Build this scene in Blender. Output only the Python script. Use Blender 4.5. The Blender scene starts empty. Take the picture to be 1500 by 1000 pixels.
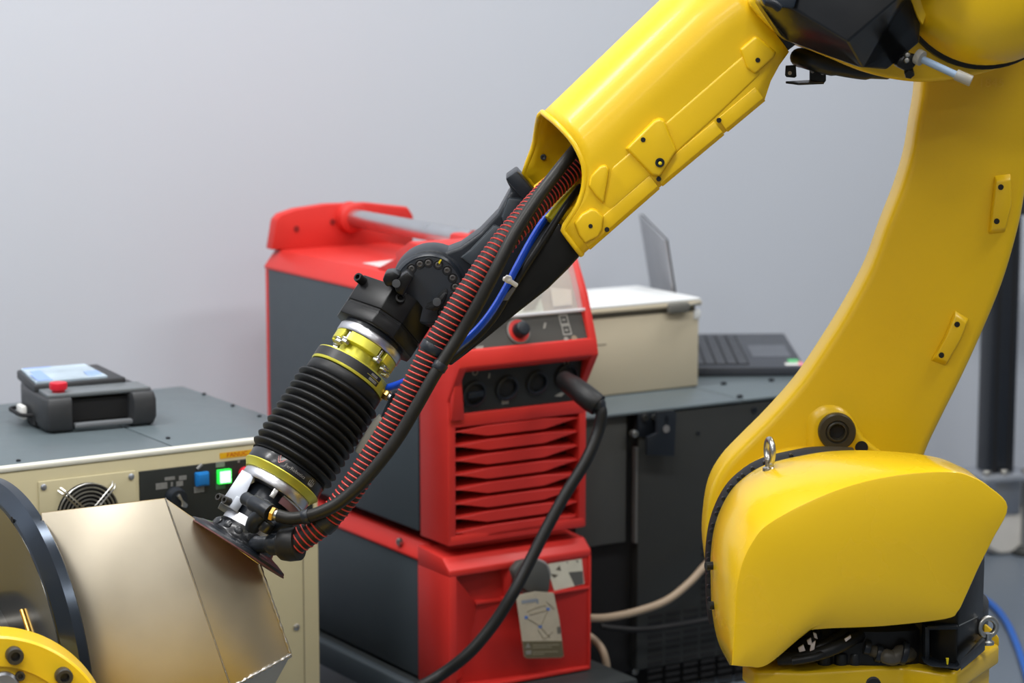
import bpy, bmesh, math, random
from mathutils import Vector, Matrix
random.seed(7)
SC = bpy.context.scene
COL = SC.collection
R = math.radians

# ------------------------------------------------------------------ camera
F = 3541.0                       # focal length in pixels of the 1500 px wide frame (85 mm)
HC, PITCH = 1.40, R(8.75)
cam_d = bpy.data.cameras.new('camera'); cam = bpy.data.objects.new('camera', cam_d); COL.objects.link(cam)
cam_d.sensor_width = 36; cam_d.lens = F / 1500 * 36
cam.location = (0, 0, HC); cam.rotation_euler = (math.pi / 2 - PITCH, 0, 0)
cam_d.clip_start = .05
cam_d.dof.use_dof = True; cam_d.dof.focus_distance = 3.42; cam_d.dof.aperture_fstop = 4.5
SC.camera = cam
# ------------------------------------------------------------------ world, lights, exposure
W = bpy.data.worlds.new('World'); SC.world = W; W.use_nodes = True
bg = W.node_tree.nodes['Background']
bg.inputs[0].default_value = (.86, .92, 1.0, 1); bg.inputs[1].default_value = .27
def area(name, loc, sx, sy, power, rot=(0, 0, 0), col=(1, .97, .92)):
    l = bpy.data.lights.new(name, 'AREA'); l.shape = 'RECTANGLE'; l.size = sx; l.size_y = sy
    l.energy = power; l.color = col
    o = bpy.data.objects.new(name, l); COL.objects.link(o); o.location = loc; o.rotation_euler = rot
    return o
YAW = R(32.3)
for i, (x, y, e) in enumerate([(-1.9, 1.3, 36), (.0, 2.3, 44), (2.1, 3.1, 40), (-2.2, 3.0, 62), (-.5, 4.0, 40), (1.6, 4.9, 34), (-.4, -.4, 42), (2.0, .4, 15), (-2.6, -.9, 22), (-1.2, -3.4, 36), (1.6, -3.0, 22)]):  # last two panels added to light the unseen front wall
    area('ceiling_panel_light', (x, y, 3.32), 1.5, .32, e, (0, 0, YAW), (1, .99, .98))
SC.view_settings.view_transform = 'Standard'; SC.view_settings.look = 'None'
SC.view_settings.exposure = 0.0; SC.view_settings.gamma = 1; SC.view_settings.use_curve_mapping = False

# ------------------------------------------------------------------ pixel <-> world helpers (for laying things out by measurement)
FW = Vector((0, math.cos(PITCH), -math.sin(PITCH))); UP = Vector((0, math.sin(PITCH), math.cos(PITCH))); RT = Vector((1, 0, 0))
CP = Vector((0, 0, HC))
def ray(px, py): return FW + RT * ((px - 750) / F) + UP * ((500 - py) / F)
def P(px, py, Y):
    d = ray(px, py); return CP + d * (Y / d.y)
def PL(px, py, q, n):
    d = ray(px, py); n = Vector(n); return CP + d * ((Vector(q) - CP).dot(n) / d.dot(n))
class Frame:
    """right-handed local frame: x along the front, y into the depth, z up"""
    def __init__(s, o, yaw):
        s.o = Vector(o); s.x = Vector((math.cos(yaw), math.sin(yaw), 0)); s.y = Vector((-math.sin(yaw), math.cos(yaw), 0)); s.z = Vector((0, 0, 1))
    def __call__(s, x, y, z): return s.o + s.x * x + s.y * y + s.z * z
    def loc(s, p): d = p - s.o; return (d.dot(s.x), d.dot(s.y), d.z)
    def front(s, px, py, y=0):
        l = s.loc(PL(px, py, s(0, y, 0), s.y)); return l[0], l[2]
    def side(s, px, py, x=0):
        l = s.loc(PL(px, py, s(x, 0, 0), s.x)); return l[1], l[2]
    def top(s, px, py, z=0):
        l = s.loc(PL(px, py, s(0, 0, z), s.z)); return l[0], l[1]

# ------------------------------------------------------------------ materials
MATS = {}
def mat(name, col, rough=.5, metal=0., var=.06, nscale=30, bump=0., bscale=400, coat=0., emit=None, estr=0., alpha=1., trans=0., ior=1.45, stretch=None, rvar=.06, spec=.5):
    m = bpy.data.materials.new(name); m.use_nodes = True; nt = m.node_tree; b = nt.nodes['Principled BSDF']
    N = nt.nodes.new; Lk = nt.links.new
    tc = N('ShaderNodeTexCoord'); mp = N('ShaderNodeMapping'); Lk(tc.outputs['Object'], mp.inputs[0])
    if stretch: mp.inputs['Scale'].default_value = stretch
    nz = N('ShaderNodeTexNoise'); nz.inputs['Scale'].default_value = nscale; nz.inputs['Detail'].default_value = 4; Lk(mp.outputs[0], nz.inputs[0])
    mx = N('ShaderNodeMix'); mx.data_type = 'RGBA'
    mx.inputs[6].default_value = (*[max(0, c * (1 - var)) for c in col], 1); mx.inputs[7].default_value = (*[min(1, c * (1 + var)) for c in col], 1)
    Lk(nz.outputs[0], mx.inputs[0]); Lk(mx.outputs[2], b.inputs['Base Color'])
    mr = N('ShaderNodeMapRange'); mr.inputs[3].default_value = max(0, rough - rvar); mr.inputs[4].default_value = min(1, rough + rvar)
    Lk(nz.outputs[0], mr.inputs[0]); Lk(mr.outputs[0], b.inputs['Roughness'])
    b.inputs['Metallic'].default_value = metal; b.inputs['Coat Weight'].default_value = coat; b.inputs['Coat Roughness'].default_value = .12
    b.inputs['Specular IOR Level'].default_value = spec
    b.inputs['IOR'].default_value = ior; b.inputs['Transmission Weight'].default_value = trans; b.inputs['Alpha'].default_value = alpha
    if emit: b.inputs['Emission Color'].default_value = (*emit, 1); b.inputs['Emission Strength'].default_value = estr
    if bump:
        n2 = N('ShaderNodeTexNoise'); n2.inputs['Scale'].default_value = bscale; Lk(mp.outputs[0], n2.inputs[0])
        bp = N('ShaderNodeBump'); bp.inputs['Strength'].default_value = bump; bp.inputs['Distance'].default_value = .002
        Lk(n2.outputs[0], bp.inputs['Height']); Lk(bp.outputs[0], b.inputs['Normal'])
    MATS[name] = m; return m
YEL = mat('yellow_paint', (.78, .500, .007), .36, bump=.06, bscale=260, coat=.15, var=.03, nscale=6)
YELC = mat('yellow_gloss_cover', (.78, .505, .008), .27, coat=.35, var=.02, nscale=5)
BLK = mat('black_satin_paint', (.012, .0155, .021), .36, spec=.4, var=.15, bump=.05, bscale=500)
BLKA = mat('black_anodised', (.008, .0082, .0085), .32, spec=.32, var=.2, nscale=60)
BLKG = mat('black_gloss_plastic', (.008, .009, .011), .30, coat=.15, var=.1)
RUB = mat('black_rubber', (.0085, .009, .0095), .46, var=.15, spec=.38)
RUBH = mat('hose_rubber', (.011, .0105, .009), .42, spec=.35, var=.4, nscale=160, stretch=(1, 1, 1))
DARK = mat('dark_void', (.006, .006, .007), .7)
ALU = mat('machined_aluminium', (.60, .60, .62), .33, 1, var=.03, nscale=8, rvar=.02)
ALUM = mat('matt_aluminium', (.36, .385, .43), .42, .8, var=.05)
CHR = mat('zinc_steel', (.50, .50, .48), .30, 1, var=.1)
LIME = mat('yellow_green_anodised', (.62, .58, .07), .34, .55, var=.06)
BRASS = mat('brass', (.62, .40, .12), .3, 1)
RED = mat('red_plastic', (.58, .028, .022), .42, var=.04, bump=.05, bscale=600)
REDS = mat('red_spiral', (.50, .042, .032), .45)
GREY = mat('slate_grey_powder_coat', (.050, .064, .075), .5, bump=.1, bscale=900, var=.05)
GREYT = mat('grey_green_powder_coat', (.100, .126, .138), .38, bump=.1, bscale=900, var=.05)
DGREY = mat('dark_grey_powder_coat', (.024, .026, .025), .5, bump=.1, bscale=900, var=.06)
BEI = mat('beige_powder_coat', (.52, .465, .29), .5, bump=.08, bscale=900, var=.03)
BEIW = mat('pale_edge_paint', (.70, .69, .60), .45)
CREAM = mat('cream_box_plastic', (.55, .49, .36), .5, var=.05, nscale=14)
WHT = mat('white_lid_plastic', (.72, .74, .74), .4, var=.03)
PAPER = mat('cream_printed_card', (.55, .49, .38), .6, var=.14, nscale=45)
PAPW = mat('white_printed_label', (.62, .60, .50), .5, var=.10, nscale=50)
OLIVE = mat('olive_print', (.14, .12, .07), .6)
TXT = mat('pale_print', (.27, .26, .235), .6)
PINKT = mat('pink_print', (.55, .22, .20), .6)
REDT = mat('red_print', (.55, .06, .01), .6)
STKY = mat('yellow_sticker', (.80, .43, .01), .5)
BLUH = mat('blue_polyurethane', (.006, .075, .62), .35)
BLUF = mat('blue_air_hose', (.010, .10, .42), .35)
PALEB = mat('pale_blue_tube', (.26, .36, .50), .35)
FROST = mat('frosted_cap', (.40, .39, .35), .3, alpha=.75)
NYL = mat('white_nylon', (.75, .75, .72), .4)
CLEAR = mat('clear_acrylic', (.85, .82, .82), .08, alpha=.22, spec=.8)
SCRN = mat('pale_display', (.50, .55, .42), .25, var=.3, nscale=12)
TAN = mat('beige_cable_sheath', (.34, .26, .18), .5)
MAR = mat('maroon_abrasive', (.115, .040, .040), .6, var=.2, nscale=200, bump=.3, bscale=1500)
STEEL = mat('ground_steel', (.70, .625, .49), .35, 1, var=.22, nscale=7, rvar=.09)
WELD = mat('weld_bead', (.55, .53, .50), .32, 1, var=.2, nscale=120, bump=.5, bscale=200)
GUN = mat('gunmetal_plate', (.052, .064, .082), .20, .85, var=.1, nscale=8)
BLUB = mat('blue_button', (.010, .17, .48), .35)
REDB = mat('red_button', (.62, .012, .03), .35)
GRN = mat('lit_green_lens', (.15, .8, .2), .3, emit=(.35, 1.0, .42), estr=2.6)
GRNR = mat('green_lens_rim', (.02, .5, .05), .3, emit=(.02, 1.0, .08), estr=.8)
PEND = mat('pendant_plastic', (.028, .030, .033), .5, bump=.1, bscale=800)
LCD = mat('pendant_screen', (.42, .52, .60), .2, var=.5, nscale=16)
BLUL = mat('blue_print', (.10, .22, .62), .5)
LAPT = mat('laptop_charcoal', (.040, .045, .056), .42)
LAPD = mat('laptop_lid_silver', (.24, .25, .27), .35)
GREENS = mat('green_print', (.10, .5, .18), .5)
PINKS = mat('pink_sticker', (.75, .25, .30), .5)
WALLM = mat('wall_paint', (.575, .612, .675), .75, var=.015, nscale=2, bump=.05, bscale=300)
FLRM = mat('floor_epoxy', (.115, .140, .172), .35, var=.10, nscale=3)
CEILM = mat('ceiling_paint', (.7, .7, .7), .8)
SEALM = mat('yellow_marker', (.75, .6, .01), .5)

# ------------------------------------------------------------------ mesh builder
def crom(pts, n=8):
    pts = [Vector(p) for p in pts]; out = []
    q = [pts[0] * 2 - pts[1]] + pts + [pts[-1] * 2 - pts[-2]]
    for i in range(1, len(q) - 2):
        a, b, c, d = q[i - 1], q[i], q[i + 1], q[i + 2]
        for k in range(n):
            t = k / n
            out.append(.5 * ((2 * b) + (c - a) * t + (2 * a - 5 * b + 4 * c - d) * t * t + (3 * b - a - 3 * c + d) * t ** 3))
    out.append(pts[-1].copy()); return out
def frames(path):
    """parallel-transported normals along a polyline"""
    n = len(path); T = []
    for i in range(n):
        t = path[min(i + 1, n - 1)] - path[max(i - 1, 0)]; T.append(t.normalized())
    u = T[0].orthogonal().normalized(); out = []
    for t in T:
        u = (u - t * u.dot(t)).normalized(); out.append((t, u, t.cross(u)))
    return out
class MB:
    def __init__(s): s.v = []; s.f = []
    def add(s, vs, fs):
        k = len(s.v); s.v += [Vector(v) for v in vs]; s.f += [tuple(i + k for i in f) for f in fs]; return s
    def hexa(s, c):                     # 8 corners: bottom ring 0-3, top ring 4-7
        return s.add(c, [(3, 2, 1, 0), (4, 5, 6, 7), (0, 1, 5, 4), (1, 2, 6, 5), (2, 3, 7, 6), (3, 0, 4, 7)])
    def box(s, T, lo, hi):
        (a, b, c), (d, e, f) = lo, hi
        return s.hexa([T(a, b, c), T(d, b, c), T(d, e, c), T(a, e, c), T(a, b, f), T(d, b, f), T(d, e, f), T(a, e, f)])
    def loft(s, rings, cap0=True, cap1=True, closed=True):
        n = len(rings[0]); vs = [p for r in rings for p in r]; fs = []
        for i in range(len(rings) - 1):
            for j in range(n if closed else n - 1):
                k = (j + 1) % n; fs.append((i * n + j, i * n + k, (i + 1) * n + k, (i + 1) * n + j))
        if cap0: fs.append(tuple(range(n - 1, -1, -1)))
        if cap1: fs.append(tuple(range((len(rings) - 1) * n, len(rings) * n)))
        return s.add(vs, fs)
    def prism(s, pts, off):
        off = Vector(off); return s.loft([[Vector(p) for p in pts], [Vector(p) + off for p in pts]])
    def tube(s, path, r, n=12, caps=True):
        path = [Vector(p) for p in path]; fr = frames(path); rings = []
        for i, (p, (t, u, w)) in enumerate(zip(path, fr)):
            rr = r[i] if isinstance(r, (list, tuple)) else r
            rings.append([p + (u * math.cos(2 * math.pi * k / n) + w * math.sin(2 * math.pi * k / n)) * rr for k in range(n)])
        return s.loft(rings, caps, caps)
    def lathe(s, o, axis, prof, n=40, a0=0, a1=2 * math.pi, sx=1.0, ref=None):
        o = Vector(o); t = Vector(axis).normalized()
        u = (Vector(ref) - t * Vector(ref).dot(t)).normalized() if ref is not None else t.orthogonal().normalized()
        w = t.cross(u); full = abs(a1 - a0 - 2 * math.pi) < 1e-6; m = n if full else n + 1; rings = []
        for (r, h) in prof:
            rings.append([o + t * h + (u * math.cos(a0 + (a1 - a0) * k / n) * sx + w * math.sin(a0 + (a1 - a0) * k / n)) * r for k in range(m)])
        return s.loft(rings, full, full, full)
    def cyl(s, p0, p1, r, n=16, r1=None):
        p0 = Vector(p0); d = Vector(p1) - p0
        return s.lathe(p0, d, [(r, 0), (r if r1 is None else r1, d.length)], n)
    def capscrew(s, o, axis, r, h, n=14):
        return s.lathe(o, axis, [(r, 0), (r, h * .9), (r * .9, h), (r * .55, h), (r * .48, h * .45), (.0001, h * .45)], n)
    def hexnut(s, o, axis, r, h):
        return s.lathe(o, axis, [(r * .92, 0), (r, h * .12), (r, h * .85), (r * .88, h)], 6)
    def ringtorus(s, o, axis, Rr, r, n=28, m=8, ref=None):
        t = Vector(axis).normalized(); u = t.orthogonal().normalized() if ref is None else Vector(ref); w = t.cross(u); rings = []
        for k in range(n + 1):
            a = 2 * math.pi * k / n; d = u * math.cos(a) + w * math.sin(a)
            rings.append([Vector(o) + d * Rr + (d * math.cos(2 * math.pi * j / m) + t * math.sin(2 * math.pi * j / m)) * r for j in range(m)])
        return s.loft(rings, False, False)
LOC = {}
def obj(name, mb, m, parent=None, bev=0, seg=2, ang=38, mats=None, sharp=True, solid=0):
    bm = bmesh.new(); vs = [bm.verts.new(v) for v in mb.v]
    for f in mb.f:
        try: bm.faces.new([vs[i] for i in dict.fromkeys(f)])
        except Exception: pass
    bmesh.ops.remove_doubles(bm, verts=bm.verts, dist=1e-6)
    bmesh.ops.recalc_face_normals(bm, faces=bm.faces)
    if bev:
        es = [e for e in bm.edges if len(e.link_faces) == 2 and e.calc_face_angle(0) > R(32)]
        bmesh.ops.bevel(bm, geom=es, offset=bev, segments=seg, affect='EDGES', profile=.5, clamp_overlap=True)
    org = LOC.get(parent.name) if parent else None
    if parent:
        org = LOC[parent.name]
    else:
        xs = [v.co for v in bm.verts]
        org = Vector(((min(c.x for c in xs) + max(c.x for c in xs)) / 2, (min(c.y for c in xs) + max(c.y for c in xs)) / 2, min(c.z for c in xs)))
    for v in bm.verts: v.co -= org
    me = bpy.data.meshes.new(name); bm.to_mesh(me); bm.free()
    me.shade_smooth(); me.set_sharp_from_angle(angle=R(ang))
    o = bpy.data.objects.new(name, me); COL.objects.link(o); me.materials.append(m)
    if parent: o.parent = parent
    else: o.location = org
    LOC[o.name] = org
    if solid:
        md = o.modifiers.new('thickness', 'SOLIDIFY'); md.thickness = solid; md.offset = -1
    return o
def tag(o, label, cat, group=None):
    o['label'] = label; o['category'] = cat
    if group: o['group'] = group
    return o
def thing(name, label, cat, loc, group=None):
    o = bpy.data.objects.new(name, None); COL.objects.link(o); o.location = loc; o.empty_display_size = .05
    LOC[o.name] = Vector(loc); return tag(o, label, cat, group)
def struct(name, mb, m, parent=None, **k):
    o = obj(name, mb, m, parent, **k); o['kind'] = 'structure'; return o
def stuff(o): o['kind'] = 'stuff'; return o
def text_pts(body, size, align='CENTER'):
    c = bpy.data.curves.new('lettering', 'FONT'); c.body = body; c.size = size; c.align_x = align; c.align_y = 'CENTER'; c.resolution_u = 2
    o = bpy.data.objects.new('lettering', c); COL.objects.link(o)
    bpy.context.view_layer.update()
    me = bpy.data.meshes.new_from_object(o.evaluated_get(bpy.context.evaluated_depsgraph_get()))
    vs = [v.co.copy() for v in me.vertices]; fs = [tuple(p.vertices) for p in me.polygons]
    bpy.data.objects.remove(o); bpy.data.curves.remove(c); bpy.data.meshes.remove(me); return vs, fs
def lettering(name, body, size, fn, m, parent, th=.0004, nrm=None):
    """flat print: each glyph outline mapped by fn(x, y) on to its surface"""
    vs, fs = text_pts(body, size); mb = MB(); mb.add([fn(v.x, v.y) for v in vs], fs)
    return obj(name, mb, m, parent)

# ================================================================== the room
WX = Vector((math.cos(YAW), math.sin(YAW), 0)); WN = Vector((-math.sin(YAW), math.cos(YAW), 0))
wo = WN * 4.55
def WR(x, y, z): return wo + WX * x + WN * y + Vector((0, 0, z))
struct('floor', MB().box(WR, (-7, -9.6, -.1), (7, .12, 0)), FLRM)
struct('wall_back', MB().box(WR, (-7, 0, 0), (7, .12, 3.45)), WALLM)
struct('wall_front', MB().box(WR, (-7, -9.6, 0), (7, -9.5, 3.45)), mat('cream_wall_paint', (.58, .53, .44), .8, var=.02, nscale=2))  # front wall: unseen, added behind the camera for the steel to reflect
struct('ceiling', MB().box(WR, (-7, -9.6, 3.45), (7, .12, 3.55)), CEILM)
struct('baseboard_back', MB().box(WR, (-7, -.012, 0), (7, 0, .07)), mat('baseboard_grey', (.30, .31, .33), .5))

# ================================================================== left controller cabinet
zl = P(465, 632, 4.04); FL = Frame((zl.x, zl.y, 0), YAW); HL = zl.z; WL_, DL = .95, .545
def cab_left():
    t = thing('robot_controller', 'beige fronted controller cabinet with grey top standing left of the red welder', 'controller', FL(-WL_ / 2, DL / 2, 0))
    obj('body', MB().box(FL, (-WL_, .02, .06), (0, DL, HL - .022)), DGREY, t, bev=.004)
    obj('front_panel', MB().box(FL, (-WL_, 0, .06), (0, .02, HL - .008)), BEI, t, bev=.004)
    obj('front_edge_trim', MB().box(FL, (-WL_, -.002, HL - .009), (.001, .016, HL)), BEIW, t, bev=.003)
    for a, b in ((-WL_, -.40), (-.398, 0)):
        pass
    # top: two lids meeting at a joint, small screws
    jx = FL.top(249, 651, HL)[0]
    o = obj('top_panel', MB().box(FL, (-WL_, .016, HL - .022), (jx - .0015, DL, HL - .001)), GREYT, t, bev=.0015)
    o2 = obj('top_panel', MB().box(FL, (jx + .0015, .016, HL - .022), (0, DL, HL - .001)), GREYT, t, bev=.0015)
    for px, py, pp in ((246, 641.5, o2), (380, 609.5, o2), (341, 594, o2), (299, 577, o2), (27, 674.5, o)):
        x, y = FL.top(px, py, HL)
        obj('screw', MB().capscrew(FL(x, y, HL - .001), (0, 0, 1), .0038, .003, 10), BLK, pp)
    # fan guard plate
    def fr(px, py, y=0): x, z = FL.front(px, py, y); return x, z
    x0, z1 = fr(55, 704); x1, _ = fr(197, 687); cz = fr(126, 752)
    pl = obj('fan_plate', MB().box(FL, (x0, -.004, cz[1] - .085), (x1, .001, cz[1] + .062)), BEI, t, bev=.0015)
    for sx, sz in ((x0 + .008, cz[1] + .053), (x1 - .008, cz[1] + .053), (x0 + .008, cz[1] - .075), (x1 - .008, cz[1] - .075)):
        obj('screw', MB().lathe(FL(sx, -.004, sz), -FL.y, [(.0050, 0), (.0050, .002), (.003, .0035)], 12), ALUM, pl)
    cx, czz = cz; R0 = .052
    obj('fan_recess', MB().lathe(FL(cx, -.0045, czz), -FL.y, [(.0001, 0), (R0, 0), (R0, .0015)], 36), DARK, t)
    fan = obj('fan_hub', MB().lathe(FL(cx, -.006, czz), -FL.y, [(.018, 0), (.018, .003), (.001, .003)], 24), BLK, t)
    for k in range(7):
        obj('guard_ring', MB().ringtorus(FL(cx, -.013, czz), FL.y, .013 + k * .0064, .0014, 40, 6), CHR, t)
    for a in (45, 135, 225, 315):
        d = FL.x * math.cos(R(a)) + FL.z * math.sin(R(a))
        b = MB()
        for off in (-.003, .003):
            sd = (FL.x * -math.sin(R(a)) + FL.z * math.cos(R(a))) * off
            b.tube([FL(cx, -.0155, czz) + d * .012 + sd, FL(cx, -.0155, czz) + d * .060 + sd, FL(cx, -.006, czz) + d * .066 + sd], .0014, 6)
        obj('guard_stay', b, CHR, t)
    # operator panel
    x0, z0 = fr(203, 688.5); x1 = -.012
    op = obj('operator_panel', MB().box(FL, (x0, -.004, z0 - .165), (x1, .001, z0 - .002)), mat('operator_panel_black', (.014, .017, .016), .45), t, bev=.001)
    def button(px, py, w, m, rim, nm):
        x, z = fr(px, py, -.004)
        b = obj(nm, MB().box(FL, (x - w, -.012, z - w), (x + w, -.003, z + w)), rim, t, bev=.001)
        obj('lens', MB().box(FL, (x - w * .82, -.0145, z - w * .82), (x + w * .82, -.011, z + w * .82)), m, b, bev=.0015)
    button(294.5, 700.5, .0115, BLUB, BLUB, 'push_button')
    button(327, 697, .0120, GRN, GRNR, 'push_button')
    x, z = fr(356, 692, -.004)
    obj('stop_button', MB().lathe(FL(x, -.003, z), -FL.y, [(.008, 0), (.008, .008), (.012, .009), (.0125, .016), (.010, .019), (.001, .02)], 24), REDB, t)
    def plate(px0, py0, px1, py1, m, nm, y=-.0048, par=op):
        a = fr(px0, py0, -.004); b_ = fr(px1, py1, -.004)
        return obj(nm, MB().box(FL, (a[0], y, min(a[1], b_[1])), (b_[0], -.003, max(a[1], b_[1]))), m, par)
    gp = mat('worn_grey_print', (.20, .20, .19), .6, var=.3, nscale=300)
    plate(284, 713, 299, 720, gp, 'legend_plate'); plate(316, 708, 330, 715, mat('green_grey_print', (.08, .14, .10), .6, var=.3, nscale=300), 'legend_plate')
    plate(228, 708, 245, 715, gp, 'legend_plate'); plate(241, 699, 256, 702, gp, 'legend_plate'); plate(258, 705, 268, 711, gp, 'legend_plate'); plate(250, 706, 253, 712, gp, 'legend_plate'); plate(262, 697, 273, 702, gp, 'legend_plate')
    plate(316, 677, 329, 683, gp, 'legend_plate'); plate(348, 673, 351, 677, gp, 'legend_plate')
    b = MB(); a = fr(287, 686); c = fr(294, 679)
    b.tube([FL(a[0], -.0045, a[1]), FL(c[0], -.0045, c[1])], .0028, 6); obj('legend_mark', b, gp, op)
    # key switch
    x, z = fr(256, 728, -.004)
    ks = obj('key_switch', MB().lathe(FL(x, -.004, z), -FL.y, [(.018, 0), (.018, .006), (.0155, .010), (.0145, .018), (.001, .019)], 28), BLK, t)
    obj('key', MB().prism([FL(x - .006, -.022, z + .006), FL(x - .001, -.022, z + .010), FL(x + .004, -.022, z - .001), FL(x + .013, -.022, z - .010), FL(x + .010, -.022, z - .015), FL(x + .001, -.022, z - .012), FL(x + .001, -.022, z - .002)], -FL.y * .006), CHR, ks, bev=.0012)
    # yellow maker's sticker with red lettering
    a = fr(321.5, 663.5); c = fr(372, 653); d = fr(322, 672)
    sl = obj('sticker', MB().prism([FL(a[0], -.0008, a[1]), FL(c[0], -.0008, a[1]), FL(c[0], -.0008, d[1]), FL(d[0], -.0008, d[1])], FL.y * .001), STKY, t)
    mx, mz = (a[0] + c[0]) / 2, (a[1] + d[1]) / 2
    lettering('lettering', 'FANUC', .0105, lambda u, v: FL(mx + u * 1.1, -.0012, mz + v), REDT, sl)
    x, z = fr(434, 918)
    obj('screw', MB().lathe(FL(x, 0, z), -FL.y, [(.006, 0), (.006, .002), (.003, .004)], 12), CHR, t)
    obj('edge_joint', MB().box(FL, (-.0315, -.0012, .07), (-.030, .001, z0 - .17)), mat('joint_grey_brown', (.25, .22, .15), .6), t)  # thin darker strip along the front panel's edge joint
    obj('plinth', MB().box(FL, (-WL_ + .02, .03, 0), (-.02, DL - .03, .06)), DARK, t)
    return t
cab_left()

# ================================================================== teach pendant lying on it
def pendant():
    T = lambda px, py, h=0: (lambda q: Vector((q.x, q.y, HL + h)))(PL(px, py, (0, 0, HL + h), (0, 0, 1)))
    f0 = T(72, 636); f1 = T(230, 622); ax = (f1 - f0); Wd = ax.length; ax.normalize()
    ay = Vector((-ax.y, ax.x, 0)); D = .25; Hh = .060
    Q = lambda u, v, h: f0 + ax * (u * Wd) + ay * (v * D) + Vector((0, 0, h + .001))
    t = thing('teach_pendant', 'dark grey handheld teach pendant with red stop button lying on the beige cabinet', 'teach pendant', Q(.5, .5, -.001))
    # housing with a grip bay cut into its front edge
    pts = [(0, 0), (.22, 0), (.25, .14), (.76, .14), (.79, 0), (1, 0), (1.02, .12), (1.0, .55), (.9, .95), (.1, .95), (-.03, .55), (-.03, .1)]
    b = MB(); b.loft([[Q(.5 + (u - .5) * k, v if v else (.02 if k < 1 else 0), h) for u, v in pts] for k, h in ((.95, 0), (1.0, .014), (1.0, .044), (.97, .058))])
    obj('housing', b, PEND, t, bev=.004)
    obj('grip_bar', MB().box(lambda a, b_, c: Q(a, b_, c), (.24, .0, .004), (.78, .06, .013)), mat('pendant_edge_grey', (.13, .14, .15), .5), t, bev=.003)
    obj('grip_bay', MB().box(lambda a, b_, c: Q(a, b_, c), (.25, .10, .013), (.77, .145, .05)), DARK, t)
    obj('top_deck', MB().prism([Q(.02, .06, .056), Q(.98, .06, .056), Q(.97, .32, .056), Q(.03, .32, .056)], (0, 0, .008)), mat('pendant_deck_grey', (.13, .145, .155), .4), t, bev=.003)
    s = obj('screen_bezel', MB().prism([Q(.0, .33, .054), Q(.86, .33, .056), Q(.84, .93, .058), Q(.06, .93, .058)], (0, 0, .016)), PEND, t, bev=.003)
    obj('screen', MB().prism([Q(.03, .37, .070), Q(.70, .37, .072), Q(.70, .90, .074), Q(.09, .90, .074)], (0, 0, .0035)), LCD, s)
    for (u0, u1, v0, v1) in ((.06, .20, .40, .60), (.10, .36, .80, .88), (.55, .68, .40, .56), (.12, .22, .64, .74)):
        obj('screen_field', MB().prism([Q(u0, v0, .0742), Q(u1, v0, .0742), Q(u1, v1, .0776), Q(u0, v1, .0776)], (0, 0, .0008)), mat('screen_pale_blue', (.24, .36, .66), .3) if 'screen_pale_blue' not in MATS else MATS['screen_pale_blue'], s)
    c = Q(.15, .14, .062)
    e = obj('stop_button', MB().lathe(c, (0, 0, 1), [(.011, 0), (.011, .006), (.0148, .007), (.0155, .015), (.0145, .0185), (.0001, .0195)], 28), REDB, t)
    b = MB(); b.tube(crom([Q(-.03, .30, .02), Q(-.12, .34, .02), Q(-.13, .5, .02), Q(-.12, .62, .02), Q(-.02, .66, .02)], 5), .0035, 8)
    obj('strap_loop', b, DARK, t)
    obj('strap_clip', MB().box(lambda a, b_, c: Q(a, b_, c), (-.11, .36, .010), (-.06, .50, .034)), NYL, t, bev=.003)
    obj('side_notch', MB().box(lambda a, b_, c: Q(a, b_, c), (-.035, .24, .004), (-.02, .36, .022)), DARK, t)
pendant()

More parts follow.
